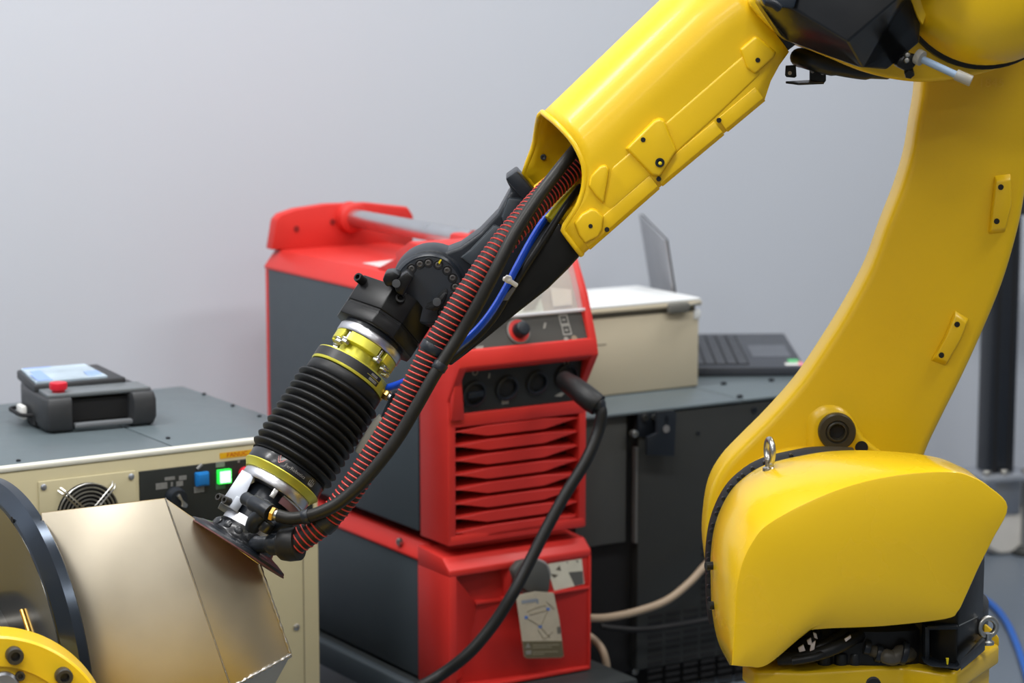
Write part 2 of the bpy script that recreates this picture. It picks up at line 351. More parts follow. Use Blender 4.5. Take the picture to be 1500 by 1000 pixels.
# ================================================================== right cabinet
zr = P(1100, 583, 4.66); FR = Frame((zr.x, zr.y, 0), R(31)); HR = zr.z
def fxr(px, py, y=0): return FR.front(px, py, y)
def cab_right():
    xl = fxr(848, 610)[0]; xr = fxr(1240, 570)[0]; D = .56
    t = thing('equipment_cabinet', 'low dark grey equipment cabinet with slotted vents behind the red welder', 'cabinet', FR((xl + xr) / 2, D / 2, 0))
    xg = fxr(931, 700)[0]
    obj('body', MB().box(FR, (xl, .03, .05), (xr, D, HR - .006)), DARK, t, bev=.003)
    tj = FR.top(1082, 583, HR)[0]
    o = obj('top_panel', MB().box(FR, (xl, -.004, HR - .006), (tj - .0015, D, HR)), GREYT, t, bev=.002)
    o2 = obj('top_panel', MB().box(FR, (tj + .0015, -.004, HR - .006), (xr, D, HR)), GREYT, t, bev=.002)
    for px, py, pp in ((1060, 563, o), (1084, 582, o2), (1130, 558, o2)):
        x, y = FR.top(px, py, HR)
        obj('screw', MB().capscrew(FR(x, y, HR), (0, 0, 1), .006, .005, 10), BLK, pp)
    zb = fxr(895, 799)[1]
    obj('side_door', MB().box(FR, (xl, .010, zb), (xg - .014, .032, HR - .008)), mat('door_grey', (.060, .062, .058), .5, bump=.1, bscale=900), t, bev=.003)
    dr = obj('vented_door', MB().box(FR, (xg + .006, 0, .06), (xr, .032, HR - .008)), DGREY, t, bev=.003)
    obj('edge_strip', MB().box(FR, (xg - .001, -.002, fxr(931, 795)[1]), (xg + .004, .01, fxr(931, 655)[1])), mat('bare_edge', (.11, .11, .105), .45), t)
    # louvre slots in rows
    sx0 = fxr(949, 960)[0]; zt = fxr(960, 902)[1]; k = 0
    for row in range(14):
        z = zt - row * .0135
        for c in range(7):
            x = sx0 + c * .042
            if x + .032 < xr:
                obj('vent_slot', MB().box(FR, (x, -.0012, z - .0035), (x + .033, .001, z + .0035)), DARK, dr)
    sx1 = fxr(1027, 850)[0]
    for row in range(9):
        z = zt + .0135 * (row + 1)
        for c in range(3):
            x = sx1 + c * .042
            obj('vent_slot', MB().box(FR, (x, -.0012, z - .0035), (x + .033, .001, z + .0035)), DARK, dr)
    # hasp
    def hp(px, py, y=-.03): x, z = fxr(px, py, y); return FR(x, y, z)
    lk = obj('hasp_plate', MB().prism([hp(962, 603), hp(987, 600), hp(991, 606), hp(988, 668), hp(948, 666), hp(948, 640), hp(962, 634)], FR.y * .006), BLK, t, bev=.001)
    obj('hasp_bracket', MB().prism([hp(935, 606, -.004), hp(964, 603, -.004), hp(964, 640, -.004), hp(935, 640, -.004)], FR.y * .006), BLK, lk, bev=.001)
    obj('hasp_arm', MB().box(FR, (fxr(960, 610)[0], -.03, fxr(960, 632)[1]), (fxr(966, 610)[0], 0, fxr(960, 606)[1])), BLK, lk)
    obj('hasp_hole', MB().lathe(hp(976, 628, -.031), -FR.y, [(.0075, 0), (.0075, .0008), (.0001, .0008)], 20, sx=1), mat('hole_light_grey', (.16, .16, .16), .6), lk)
    for px, py in ((944, 611), (958, 611), (959, 644)):
        obj('bolt_head', MB().capscrew(hp(px, py, -.005), -FR.y, .007, .005, 12), DGREY, lk)
    x, z = fxr(926, 634, 0); obj('door_stud', MB().capscrew(FR(x, 0.0, z), -FR.y, .007, .012, 12), CHR, t)
    x, z = fxr(1022, 634, 0); obj('door_screw', MB().capscrew(FR(x, 0.0, z), -FR.y, .004, .003, 10), BLK, t)
    x, z = fxr(929, 982, .03); obj('corner_bolt', MB().capscrew(FR(x, 0.03, z), -FR.y, .007, .006, 12), CHR, t)
    for px in (1104, 1128):
        x, z = fxr(px, 600, 0); obj('door_screw', MB().capscrew(FR(x, 0.0, z), -FR.y, .006, .004, 10), BLK, t)
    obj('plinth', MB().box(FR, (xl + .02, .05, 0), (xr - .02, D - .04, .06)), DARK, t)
    return t
cab_right()

# ---- cream box with white lid
def cream_box():
    q = PL(1023, 566, (0, 0, HR), (0, 0, 1)); fb = Frame((q.x, q.y, HR + .001), R(31)); f = lambda px, py, y=0: fb.front(px, py, y)
    Wb = .34; hb = f(1022, 455)[1]; hl = f(1020, 447)[1]; ht = f(1020, 436)[1]; D = fb.top(931, 418, ht)[1]
    t = thing('storage_box', 'cream plastic box with white hinged lid standing beside the open laptop', 'box', fb(-Wb / 2, D / 2, -.001))
    obj('body', MB().box(fb, (-Wb, 0, 0), (0, D, hb)), CREAM, t, bev=.004)
    obj('seal_gap', MB().box(fb, (-Wb + .006, .006, hb), (-.006, D - .006, hl)), mat('gasket_grey', (.16, .15, .12), .6), t)
    ld = obj('lid', MB().box(fb, (-Wb, -.006, hl), (.003, D + .004, ht - .006)), CREAM, t, bev=.003)
    obj('lid_top', MB().box(fb, (-Wb, -.004, ht - .006), (.002, D + .003, ht)), WHT, ld, bev=.002)
    obj('lid_sheet', MB().box(fb, (-Wb + .04, .03, ht), (-.06, D - .05, ht + .0012)), WHT, ld)
    a = f(974, 452); c = f(1005, 450)
    o = obj('latch', MB().box(fb, (a[0], -.016, hl - .010), (c[0], -.004, hl + .010)), mat('latch_grey', (.14, .14, .125), .45), t, bev=.005)
    obj('latch_bar', MB().tube([fb(c[0], -.009, hl + .003), fb(-.004, -.009, hl + .006)], .003, 8), mat('latch_bar_grey', (.25, .24, .20), .45), t)
    c = f(1020, 452); obj('hinge_corner', MB().box(fb, (-.014, -.003, hb - .016), (.002, .012, hb + .002)), WHT, t, bev=.002)
    a = f(868, 506); obj('scratch_mark', MB().box(fb, (a[0] - .02, -.0006, a[1] - .001), (a[0] + .032, .0005, a[1] + .001)), mat('scuff_grey', (.20, .18, .14), .6), t)
cream_box()

# ---- open laptop
def laptop():
    hz = HR + .020
    T = lambda px, py: PL(px, py, (0, 0, hz), (0, 0, 1))
    A = T(1006, 538); B = T(1180, 537); C = T(1149, 488); D = A + (C - B); dz = Vector((0, 0, 1))
    ctr = (A + B + C + D) / 4
    t = thing('laptop', 'open charcoal laptop seen side-on on the grey cabinet behind the robot', 'laptop', (ctr.x, ctr.y, HR))
    obj('base', MB().prism([p - dz * .0185 for p in (A, B, C, D)], dz * .0185), LAPT, t, bev=.003)
    q = lambda u, v, h=0.: A + (B - A) * u + (D - A) * v + dz * h
    kb = obj('keyboard', MB().prism([q(.06, .06, .0004), q(.54, .06, .0004), q(.54, .94, .0004), q(.06, .94, .0004)], dz * .0004), DARK, t)
    keym = mat('key_black', (.045, .050, .060), .4); first = None
    for i in range(5):
        for j in range(14):
            u, v = .08 + i * .092, .075 + j * .061
            if first is None:
                first = obj('key', MB().prism([q(u, v, .0008), q(u + .075, v, .0008), q(u + .075, v + .05, .0008), q(u, v + .05, .0008)], dz * .0018), keym, kb); u0, v0 = u, v
            else:
                c = first.copy(); COL.objects.link(c); c.location = q(u, v) - q(u0, v0); c.parent = kb
    obj('touchpad', MB().prism([q(.60, .28, .0003), q(.93, .28, .0003), q(.93, .62, .0003), q(.60, .62, .0003)], dz * .0004), mat('touchpad_grey', (.075, .083, .10), .3), t)
    s = obj('sticker', MB().prism([q(.84, .04, .0003), q(.97, .04, .0003), q(.97, .10, .0003), q(.84, .10, .0003)], dz * .0004), NYL, t)
    obj('sticker', MB().prism([q(.955, .02, .0003), q(.995, .02, .0003), q(.995, .13, .0003), q(.955, .13, .0003)], dz * .0006), PINKS, t)
    obj('sticker', MB().prism([q(.88, .11, .0003), q(.97, .11, .0003), q(.97, .20, .0003), q(.88, .20, .0003)], dz * .0005), GREENS, t)
    # lid
    Yd = (D.y - A.y); At = P(976.5, 351, A.y - .005)
    tilt = (At - A); Dt = P(939.5, 313.5, D.y - .01); D = Dt - tilt; ln = D - A
    th = Vector((.006, -.003, 0))
    ld = obj('lid', MB().prism([A, At, Dt, D], -th), LAPD, t, bev=.002)
    i = lambda u, v: A + tilt * u + ln * v + th * .02
    obj('screen_bezel', MB().prism([i(.02, 0.0), i(1, 0.0), i(1, 1), i(.02, 1)], th * .45), DARK, ld)
    obj('screen', MB().prism([i(.08, .03) + th * .46, i(.94, .03) + th * .46, i(.94, .97) + th * .46, i(.08, .97) + th * .46], th * .05), mat('laptop_screen_grey', (.10, .11, .13), .2), ld)
    obj('hinge', MB().tube([A + ln * .05 + dz * .003, A + ln * .95 + dz * .003], .005, 10), DARK, ld)
laptop()

# ================================================================== leg of a stand by the wall, right
def stand():
    q = P(1457, 700, 5.72); fs = Frame((q.x, q.y, 0), R(14)); hw = .034
    zb = P(1457, 689, 5.72).z; t = thing('equipment_stand', 'tall black square post on a castor with levelling plate behind the curved robot arm', 'stand', fs(0, 0, 0))
    b = MB(); zt = zb + .62
    obj('post', MB().box(fs, (-hw, -hw, zb), (hw, hw, zt)), mat('black_profile', (.014, .017, .023), .35), t, bev=.004)
    for sx in (-.018, .018):
        obj('groove', MB().box(fs, (sx - .004, -hw - .0006, zb), (sx + .004, -hw + .003, zt)), DARK, t)
    obj('cross_rail', MB().box(fs, (-hw, -hw, zt), (.9, hw, zt + .085)), mat('rail_dark', (.030, .032, .037), .4), t, bev=.004)
    p = obj('levelling_plate', MB().box(fs, (-.062, -.062, zb - .016), (.075, .062, zb)), mat('galvanised_plate', (.42, .45, .50), .4, .6), t, bev=.004)
    for sx in (-.045, 0, .058):
        obj('plate_bolt', MB().hexnut(fs(sx, -.050, zb), (0, 0, 1), .011, .012), CHR, p)
    obj('castor_fork', MB().box(fs, (-.012, -.035, .10), (.055, .035, zb - .016)), ALUM, t, bev=.008)
    w = obj('castor_wheel', MB().lathe(fs(.022, -.03, .068), fs.y, [(.02, 0), (.06, .002), (.068, .010), (.068, .050), (.06, .058), (.02, .06)], 32), mat('pale_nylon_wheel', (.62, .60, .56), .45), t)
    obj('levelling_screw', MB().cyl(fs(.07, -.03, .02), fs(.07, -.03, zb - .01), .012, 12), CHR, t)
    obj('levelling_foot', MB().lathe(fs(.07, -.03, 0), (0, 0, 1), [(.03, 0), (.03, .01), (.012, .024)], 20), DGREY, t)
stand()
# ================================================================== red welding power source on its cooler
zw = P(657, 804, 4.15); FWd = Frame((zw.x, zw.y, 0), YAW); ZW = zw.z; WW, DW = .292, .706
def wf(px, py, y=0): return FWd.front(px, py, y)
def wpt(px, py, y=0): x, z = wf(px, py, y); return FWd(x, y, z)
def welder():
    t = thing('welding_power_source', 'red and slate grey welding power source with carrying tube stacked on the cooler', 'welder', FWd(WW / 2, DW / 2, ZW))
    G = FWd
    yb, zs_b = G.side(393, 393, 0); zs = zs_b                         # top of the grey side, rear
    zside = G.side(512, 419, 0)[1]
    ys0 = .105
    D = DW
    obj('housing', MB().box(G, (.004, ys0 - .02, ZW + .012), (WW - .004, D - .012, zs)), DARK, t)
    for x0 in (0, WW - .004):
        obj('side_panel', MB().box(G, (x0, ys0, ZW + .012), (x0 + .004, D - .014, zs)), GREY, t, bev=.001)
    obj('rear_panel', MB().box(G, (0, D - .014, ZW + .004), (WW, D, zs + .004)), RED, t, bev=.004)
    y, z = G.side(587.5, 793, 0)
    obj('panel_screw', MB().capscrew(G(0, y, z), -G.x, .007, .007, 12), CHR, t)
    # red hood: chamfered roof over the side panels
    zr = G.side(413, 366, .022)[1]
    prof = [(-.002, zs - .002), (-.002, zs + .004), (.024, zr), (WW - .024, zr), (WW + .002, zs + .004), (WW + .002, zs - .002)]
    obj('roof', MB().loft([[G(x, yy, z) for x, z in prof] for yy in (.10, D)]), RED, t, bev=.004)
    x, yv = G.top(433, 363, zr); obj('roof_screw', MB().capscrew(G(x, yv, zr), (0, 0, 1), .006, .004, 10), DGREY, t)
    # white arrow-shaped print on the roof
    a = [G.top(*p, zr) for p in ((531, 386), (596, 379), (590, 398), (572, 395))]
    obj('roof_print', MB().prism([G(x, y, zr + .0006) for x, y in a], (0, 0, .0006)), mat('roof_white_print', (.62, .52, .52), .5, var=.2), t)
    # rear cheek with carrying tube
    ck = [(398, 366), (405, 322), (412, 314), (435, 306), (480, 299), (540, 297), (598, 303), (606, 316), (606, 366)]
    yc = D - .028
    def cpt(px, py): x, z = wf(px, py, yc); return G(x, yc, max(z, zr - .01))
    rc = obj('rear_handle_cheek', MB().prism([cpt(*p) for p in ck], G.y * .028), RED, t, bev=.004)
    for px, py in ((434, 335), (487, 325)):
        x, z = wf(px, py, yc); obj('cheek_hole', MB().lathe(G(x, yc - .0005, z), -G.y, [(.006, 0), (.006, .001), (.0001, .001)], 14), mat('hole_dark_red', (.2, .008, .008), .6), rc)
    xa, za = wf(512, 318, yc); 
    b = MB().lathe(G(xa, yc + .002, za), -G.y, [(.032, 0), (.030, .022), (.022, .026)], 24); obj('tube_socket', b, RED, rc, bev=.001)
    obj('carrying_tube', MB().cyl(G(xa, yc, za), G(xa, .20, za), .0175, 28), mat('tube_silver', (.62, .64, .66), .3, 1), t)
    # front hood: two cheeks and a top, in profile
    pr = [G.side(px, py, WW) for px, py in ((846, 375), (862, 430), (875, 497), (877.5, 519), (867, 545), (858, 567))]
    zt = pr[0][1]; yt = pr[0][0]
    zn = pr[3][1]; yn = pr[3][0]
    print('welder profile', [(round(a, 3), round(b_ - ZW, 3)) for a, b_ in pr], 'H', zr - ZW, 'D', D)
    inner = [(yt + .10, zt + .035), (yt + .05, zt + .03)] + pr + [(0, pr[-1][1] - .01), (0, ZW + .004), (.10, ZW + .004), (.10, zt - .05), (yt + .15, zr + .0), (yt + .15, zt + .01)]
    for x0 in (0, WW - .016):
        obj('front_cheek', MB().prism([G(x0, a, b_) for a, b_ in inner], G.x * .016), RED, t, bev=.003)
    # hood top bar and nose bar
    obj('hood_top', MB().loft([[G(x, a, b_) for a, b_ in ((yt + .10, zt + .034), (yt + .05, zt + .029), (yt + .06, zt - .02), (yt + .15, zr - .01), (yt + .15, zt + .01))] for x in (.012, WW - .012)]), RED, t, bev=.003)
    nb = [(yn, zn), (pr[2][0], pr[2][1] + .003), (pr[2][0] + .05, pr[2][1] + .003), (yn + .05, zn - .004), (yn + .012, zn - .010)]
    obj('nose_bar', MB().loft([[G(x, a, b_) for a, b_ in nb] for x in (.004, WW - .004)]), RED, t, bev=.003)
    # tube front saddle
    obj('front_saddle', MB().box(G, (xa - .035, .14, zr - .004), (xa + .035, .235, za + .012)), RED, t, bev=.008)
    obj('saddle_wedge', MB().prism([G(.03, .13, zr), G(.03, .31, zr), G(.03, .16, zr + .055), G(.03, .13, zr + .055)], G.x * .03), RED, t, bev=.003)
    # control panel plane between nose and display
    p0 = Vector((0, pr[2][0] + .006, pr[2][1])); p1 = Vector((0, pr[0][0] + .006, pr[0][1]))
    A0 = G(0, p0.y, p0.z); dirv = (G(0, p1.y, p1.z) - A0); nrm = G.x.cross(dirv).normalized()
    if nrm.dot(G.y) > 0: nrm = -nrm
    pp = lambda px, py, off=0.: PL(px, py, A0 + nrm * off, nrm)
    uv = lambda x, s, off=0.: A0 + G.x * x + dirv * s + nrm * off
    sp = (pp(845, 457) - A0).dot(dirv) / dirv.length_squared
    cpn = obj('control_panel', MB().prism([uv(.012, .0, -.006), uv(WW - .012, .0, -.006), uv(WW - .012, sp, -.006), uv(.012, sp, -.006)], nrm * .006), mat('control_panel_grey', (.050, .048, .043), .45), t)
    ds = obj('display_bay', MB().prism([uv(.012, sp, -.012), uv(WW - .012, sp, -.012), uv(WW - .012, 1.05, -.012), uv(.012, 1.05, -.012)], nrm * .004), mat('display_bay_tan', (.30, .24, .16), .5), t)
    obj('display', MB().prism([uv(.035, sp + .04, -.007), uv(.20, sp + .04, -.007), uv(.20, .95, -.007), uv(.035, .95, -.007)], nrm * .003), SCRN, ds)
    obj('display_dark_block', MB().prism([pp(766, 455, -.003), pp(783, 453, -.003), pp(800, 420, -.003), pp(782, 420, -.003)], nrm * .001), mat('display_olive', (.13, .12, .05), .4), ds)
    obj('display_card', MB().prism([pp(810, 449, -.003), pp(838, 446, -.003), pp(836, 424, -.003), pp(806, 421, -.003)], nrm * .001), PAPER, ds)
    cv = obj('display_cover', MB().prism([uv(.014, sp + .005, .004), uv(WW - .014, sp + .005, .004), uv(WW - .020, 1.0, .010), uv(.020, 1.0, .010)], nrm * .003), CLEAR, t)
    obj('cover_lip', MB().tube([uv(.014, sp + .01, .008), uv(WW - .014, sp + .01, .008)], .003, 8), mat('clear_lip', (.75, .76, .80), .15, alpha=.55), cv)
    # knob
    kc = pp(759, 485); 
    kr = obj('knob_ring', MB().lathe(kc, nrm, [(.0235, 0), (.0235, .002), (.0205, .0025), (.0205, 0)], 32), mat('knob_ring_grey', (.17, .165, .155), .4), t)
    obj('red_ring', MB().lathe(kc, nrm, [(.0205, 0), (.0205, .003), (.010, .0035)], 32), RED, kr)
    obj('knob', MB().lathe(kc, nrm, [(.0135, 0), (.0140, .006), (.0130, .020), (.011, .022), (.0001, .022)], 26), BLK, t, bev=.0005)
    # icons
    def icon(px, py, w, par):
        c = pp(px, py, .0006); v = dirv.normalized(); b = MB()
        o = [c + G.x * sx * w + v * sz * w for sx, sz in ((-1, -1), (1, -1), (1, 1), (-1, 1))]; k = [c + G.x * sx * w * .72 + v * sz * w * .72 for sx, sz in ((-1, -1), (1, -1), (1, 1), (-1, 1))]
        b.add(o + k, [(0, 1, 5, 4), (1, 2, 6, 5), (2, 3, 7, 6), (3, 0, 4, 7)])
        b.add([c + G.x * a * w + v * d * w for a, d in ((-.35, -.2), (.3, -.2), (.3, .15), (-.35, .15))], [(0, 1, 2, 3)])
        obj('panel_icon', b, TXT, par)
    icon(826, 468, .0095, cpn); icon(830, 483, .0095, cpn)
    for px, py, r, m in ((829, 497, .0045, TXT), (841, 496, .006, mat('dull_brass_dot', (.25, .19, .13), .4))):
        obj('panel_dot', MB().lathe(pp(px, py), nrm, [(r, 0), (r, .0015), (.0001, .0015)], 16), m, cpn)
    obj('panel_tick', MB().prism([pp(795.5, 481, .0003), pp(798.5, 481, .0003), pp(800.5, 472.5, .0003), pp(797, 472.5, .0003)], nrm * .0004), TXT, cpn)
    obj('panel_tick', MB().prism([pp(697, 513, .0003), pp(708, 511.5, .0003), pp(708, 506, .0003), pp(697, 507.5, .0003)], nrm * .0004), TXT, cpn)
    # socket panel (slopes back up under the nose)
    zbt = wf(741, 602, 0)[1]; q0 = Vector((0, .004, zbt)); q1 = Vector((0, yn + .030, zn - .012))
    S0 = G(0, q0.y, q0.z); sd = G(0, q1.y, q1.z) - S0; sn = G.x.cross(sd).normalized()
    if sn.dot(G.y) > 0: sn = -sn
    ss = lambda px, py, off=0.: PL(px, py, S0 + sn * off, sn)
    su = lambda x, s, off=0.: S0 + G.x * x + sd * s + sn * off
    spn = obj('socket_panel', MB().prism([su(.016, -.02, -.006), su(WW - .016, -.02, -.006), su(WW - .016, 1.0, -.006), su(.016, 1.0, -.006)], sn * .006), mat('socket_panel_black', (.018, .019, .018), .45), t)
    obj('left_chamfer', MB().prism([su(.003, -.05, .0), su(.030, -.05, .0), su(.016, 1.0, -.001), su(.003, 1.0, .0)], sn * .012), RED, t, bev=.002)
    for px, py, r in ((694, 576, .024), (742, 568, .023), (786, 560, .022), (829, 551, .024)):
        c = ss(px, py)
        s_ = obj('socket', MB().lathe(c, sn, [(r, 0), (r, .004), (r * .82, .006), (r * .75, -.0), (.0001, -.0)], 28), BLK, t)
        obj('socket_core', MB().lathe(c + sn * .0003, sn, [(r * .7, 0), (r * .5, .0015), (.0001, .0015)], 20), DARK, s_)
    obj('switch_bar', MB().prism([ss(684, 583, .006), ss(706, 579, .006), ss(707, 571, .006), ss(685, 575, .006)], sn * .006), BLK, t, bev=.001)
    obj('panel_mark', MB().prism([ss(735, 592, .0004), ss(745, 591, .0004), ss(745, 582, .0004), ss(735, 583, .0004)], sn * .0004), TXT, spn)
    for px, py in ((696, 545), (830, 530)):
        obj('panel_mark', MB().ringtorus(ss(px, py, .0006), sn, .005, .0012, 14, 5), TXT, spn)
    obj('panel_mark', MB().prism([ss(715, 554, .0004), ss(717, 553.5, .0004), ss(718, 546, .0004), ss(716, 546.5, .0004)], sn * .0004), TXT, spn)
    obj('panel_mark', MB().prism([ss(812, 580, .0004), ss(822, 581, .0004), ss(827, 576, .0004), ss(822, 574, .0004)], sn * .0004), TXT, spn)
    # louvred front
    x0 = wf(661, 700)[0]; x1 = WW - .014; zT = zbt; zB = ZW + .012
    obj('louvre_recess', MB().box(G, (.014, .045, zB), (WW - .014, .05, zT)), mat('louvre_recess_shade', (.045, .004, .004), .7), t)  # near-black red puts the shade between the slats into the colour
    for nm, lo, hi in (('frame_top', (.004, -.001, zT - .020), (WW - .004, .05, zT + .004)), ('frame_bottom', (.004, -.001, ZW + .004), (WW - .004, .05, ZW + .022))):
        obj(nm, MB().box(G, lo, hi), RED, t, bev=.003)
    zl = [wf(715, py)[1] for py in (627.5, 648.5, 669.5, 690.5, 711.5, 732.5, 753.5, 774.5)]
    dz = zl[0] - zl[1]; xs0, xs1 = .016, WW - .016; wx = xs1 - xs0
    slat0 = None; wd = ((0, .02, -.06), (.03, .02, -.06), (.25, .22, -.50), (.71, .22, -.50), (.97, .02, -.06), (1, .02, -.06))
    for i, z in enumerate(zl):
        if slat0 is None:
            rings = []
            for (u, top, bot), y in zip(wd, (.004, .002, -.001, -.001, .002, .004)):
                x = xs0 + wx * u
                rings.append([G(x, y, z + bot * dz), G(x, y, z + top * dz), G(x, y + .02, z + (top + .12) * dz), G(x, .046, z + (top + .16) * dz), G(x, .046, z + (top + .08) * dz), G(x, y + .012, z + (bot * .3 + top * .7) * dz)])
            slat0 = obj('louvre_slat', MB().loft(rings), RED, t, bev=.0006, seg=1, ang=30)
        else:
            for src in (slat0,):
                c = src.copy(); COL.objects.link(c); c.location = src.location + Vector((0, 0, z - zl[0])); c.parent = t
    return zr, zt
welder()

def cooler():
    G = FWd; z1 = ZW - .012; zb = wf(858, 979, -.004)[1]; D = DW + .01; x1 = WW + .004
    t = thing('cooling_unit', 'red and slate grey cooling unit with a dark filler cap beneath the power source', 'cooler', G(WW / 2, D / 2, zb))
    zt = z1 - .004
    zc = wf(662, 836, -.012)[1]
    zsd = G.side(613, 820, -.002)[1]
    obj('housing', MB().box(G, (.004, .06, zb + .004), (x1 - .006, D - .01, z1 - .02)), DARK, t)
    for xx in (-.002, x1 - .004):
        obj('side_panel', MB().box(G, (xx, .10, zb + .004), (xx + .004, D - .012, zsd)), GREY, t, bev=.001)
    obj('top_rim', MB().loft([[G(a, b_, z1 - .03) for a, b_ in ((-.004, .085), (x1, .085), (x1, D), (-.004, D))], [G(a, b_, zsd + .004) for a, b_ in ((-.006, .085), (x1, .085), (x1, D), (-.006, D))], [G(a, b_, z1) for a, b_ in ((.012, .085), (x1 - .012, .085), (x1 - .012, D - .01), (.012, D - .01))]]), RED, t, bev=.002)
    y, z = G.side(505, 947, 0); obj('panel_screw', MB().capscrew(G(-.002, y, z), -G.x, .006, .006, 12), CHR, t)
    # front shell: chamfered top edge
    f = -.012
    obj('front_top', MB().loft([[G(x, a, b_) for a, b_ in ((.10, z1), (.012, z1 - .006), (f, zc), (f, zc - .012), (.10, zc - .012))] for x in (-.006, x1)]), RED, t, bev=.003)
    obj('left_post', MB().box(G, (-.006, f, zb), (.010, .10, zc - .010)), RED, t, bev=.003)
    obj('right_post', MB().box(G, (x1 - .005, f, zb), (x1, .10, zc - .010)), RED, t, bev=.002)
    # faceted recess
    g = lambda px, py, y: G(wf(px, py, y)[0], y, wf(px, py, y)[1])
    obj('recess_back', MB().prism([G(.006, .022, zb), G(x1 - .003, f + .004, zb), G(x1 - .003, .05, zb), G(.006, .05, zb)], G.z * (zc - zb)), mat('recess_shade_red', (.42, .015, .012), .45), t)  # deeper red than the shell paints shade into the recess
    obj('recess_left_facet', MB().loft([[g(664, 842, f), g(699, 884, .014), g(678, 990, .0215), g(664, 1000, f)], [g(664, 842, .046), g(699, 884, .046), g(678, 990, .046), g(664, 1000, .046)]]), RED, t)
    obj('recess_shelf', MB().prism([g(697, 882, .008), g(742, 876, .008), g(744, 870, .022), g(694, 876, .022)], G.z * -.004), RED, t)
    obj('recess_divider', MB().prism([g(735, 832, .002), g(750, 828, f), g(748, 878, f), g(740, 880, .008), g(736, 866, .016)], G.y * .02), RED, t, bev=.002)
    for px, py in ((690.5, 851.5), (719.5, 848)):
        c = g(px, py, .0215); obj('coupling_port', MB().lathe(c, -G.y, [(.0125, 0), (.0125, .003), (.010, .004), (.0095, .0005), (.0001, .0005)], 24), DARK, t)
    lower = MB().loft([[g(742, 878, f), g(861, 858, f), g(861, 868, f), g(745, 890, f)], [g(742, 878, .046), g(861, 858, .046), g(861, 868, .046), g(745, 890, .046)]])
    obj('recess_lip', MB().box(G, (wf(742, 870, f)[0], f, wf(800, 873, f)[1]), (x1, .045, wf(800, 868, f)[1])), RED, t, bev=.002)
    obj('bottom_lip', MB().box(G, (-.004, f, zb), (x1, .05, zb + .007)), RED, t, bev=.002)
    obj('label_field', MB().box(G, (wf(746, 840, f)[0], f + .004, wf(800, 868, f)[1]), (x1, .045, zc)), RED, t, bev=.001)
    # printed label
    yl = f + .0032
    lb = obj('front_label', MB().prism([g(800, 826, yl), g(852, 818, yl), g(856, 855, yl), g(812, 865, yl)], G.y * .0015), PAPW, t)
    obj('label_dark_patch', MB().prism([g(833, 838, yl - .0004), g(853.5, 836, yl - .0004), g(855, 855, yl - .0004), g(842, 858, yl - .0004)], G.y * .0006), mat('label_patch', (.10, .10, .095), .5), lb)
    for pts in (((814, 834), (820, 828), (822, 836)), ((806, 840), (818, 842), (812, 846)), ((829, 823), (832, 822.5), (832, 825)), ((843, 821.5), (847, 821), (847, 824))):
        obj('label_print', MB().prism([g(a, b_, yl - .0005) for a, b_ in pts], G.y * .0003), mat('label_ink', (.12, .11, .09), .6) if 'label_ink' not in MATS else MATS['label_ink'], lb)
    # filler cap, hexagonal-ish knob standing proud
    c = g(779, 844, f); ax = (-G.y + G.x * .10 + G.z * -.05).normalized()
    obj('filler_neck', MB().lathe(c, ax, [(.034, -.002), (.034, .012), (.030, .016)], 28), mat('neck_grey', (.20, .20, .20), .5), t)
    cp = [(750, 836), (760, 823), (783, 818), (800, 826), (806, 845), (803, 868), (790, 871), (772, 868), (757, 856)]
    obj('filler_cap', MB().prism([g(a + 2, b_, f - .032) for a, b_ in cp], G.y * .020), mat('filler_cap_grey', (.065, .066, .062), .55), t, bev=.005)
    y0 = wf(770, 985, f)
    obj('drain_clip', MB().prism([g(770, 963, f + .03), g(776, 963, f + .03), g(774, 985, f + .03), g(766, 988, f + .03)], G.y * .012), DARK, t)
    for px, py in ((831, 972), (699, 994)):
        obj('front_screw', MB().capscrew(g(px, py, .021), -G.y, .006, .004, 12), mat('dark_screw', (.10, .01, .01), .5) if 'dark_screw' not in MATS else MATS['dark_screw'], t)
    # hanging instruction card, a thing of its own
    yt = -.052
    k = lambda px, py, y=yt: g(px, py, y)
    pts = [(756, 872), (785, 866), (811, 868), (819, 905), (826, 960), (822, 963), (772, 964), (768, 961), (762, 915)]
    cy = lambda py: yt + (py - 866) / 97 * .022
    card = MB(); ys = [cy(p[1]) for p in pts]
    card.prism([g(a, b_, yy) for (a, b_), yy in zip(pts, ys)], G.y * .0012)
    ct = thing('instruction_card', 'cream printed instruction card hanging from the dark filler cap', 'card', g(795, 915, yt))
    obj('card_sheet', card, PAPER, ct)
    e = lambda px, py: g(px, py, cy(py) - .0008)
    obj('warning_band', MB().prism([e(765.5, 939), e(823, 938.5), e(826, 959.5), e(822, 962.5), e(772, 963.5), e(768.5, 960.5)], G.y * .0008), OLIVE, ct)
    e2 = lambda px, py: e(px, py) - G.y * .0006
    obj('warning_triangle', MB().prism([e2(769, 949), e2(777.5, 948), e2(773, 941)], G.y * .0004), TXT, ct)
    obj('notice_square', MB().prism([e2(770, 958.5), e2(778, 958), e2(778, 952), e2(770, 952.5)], G.y * .0004), TXT, ct)
    for y0, w in ((943.5, 819), (947, 808), (953.5, 817), (957, 797)):
        obj('text_line', MB().prism([e2(780, y0 + .6), e2(w, y0 - .2), e2(w, y0 + .9), e2(780, y0 + 1.7)], G.y * .0003), mat('faint_print', (.34, .31, .22), .6) if 'faint_print' not in MATS else MATS['faint_print'], ct)
    h = lambda px, py: g(px, py, cy(py) - .0006)
    for px, py in ((771, 904), (803, 892), (791.5, 917.5)):
        obj('blue_mark', MB().prism([h(px - 2.5, py + 2), h(px + 2.5, py + 2), h(px + 2.5, py - 2), h(px - 2.5, py - 2)], G.y * .0004), BLUL, ct)
    ink = mat('card_ink', (.26, .22, .15), .6)
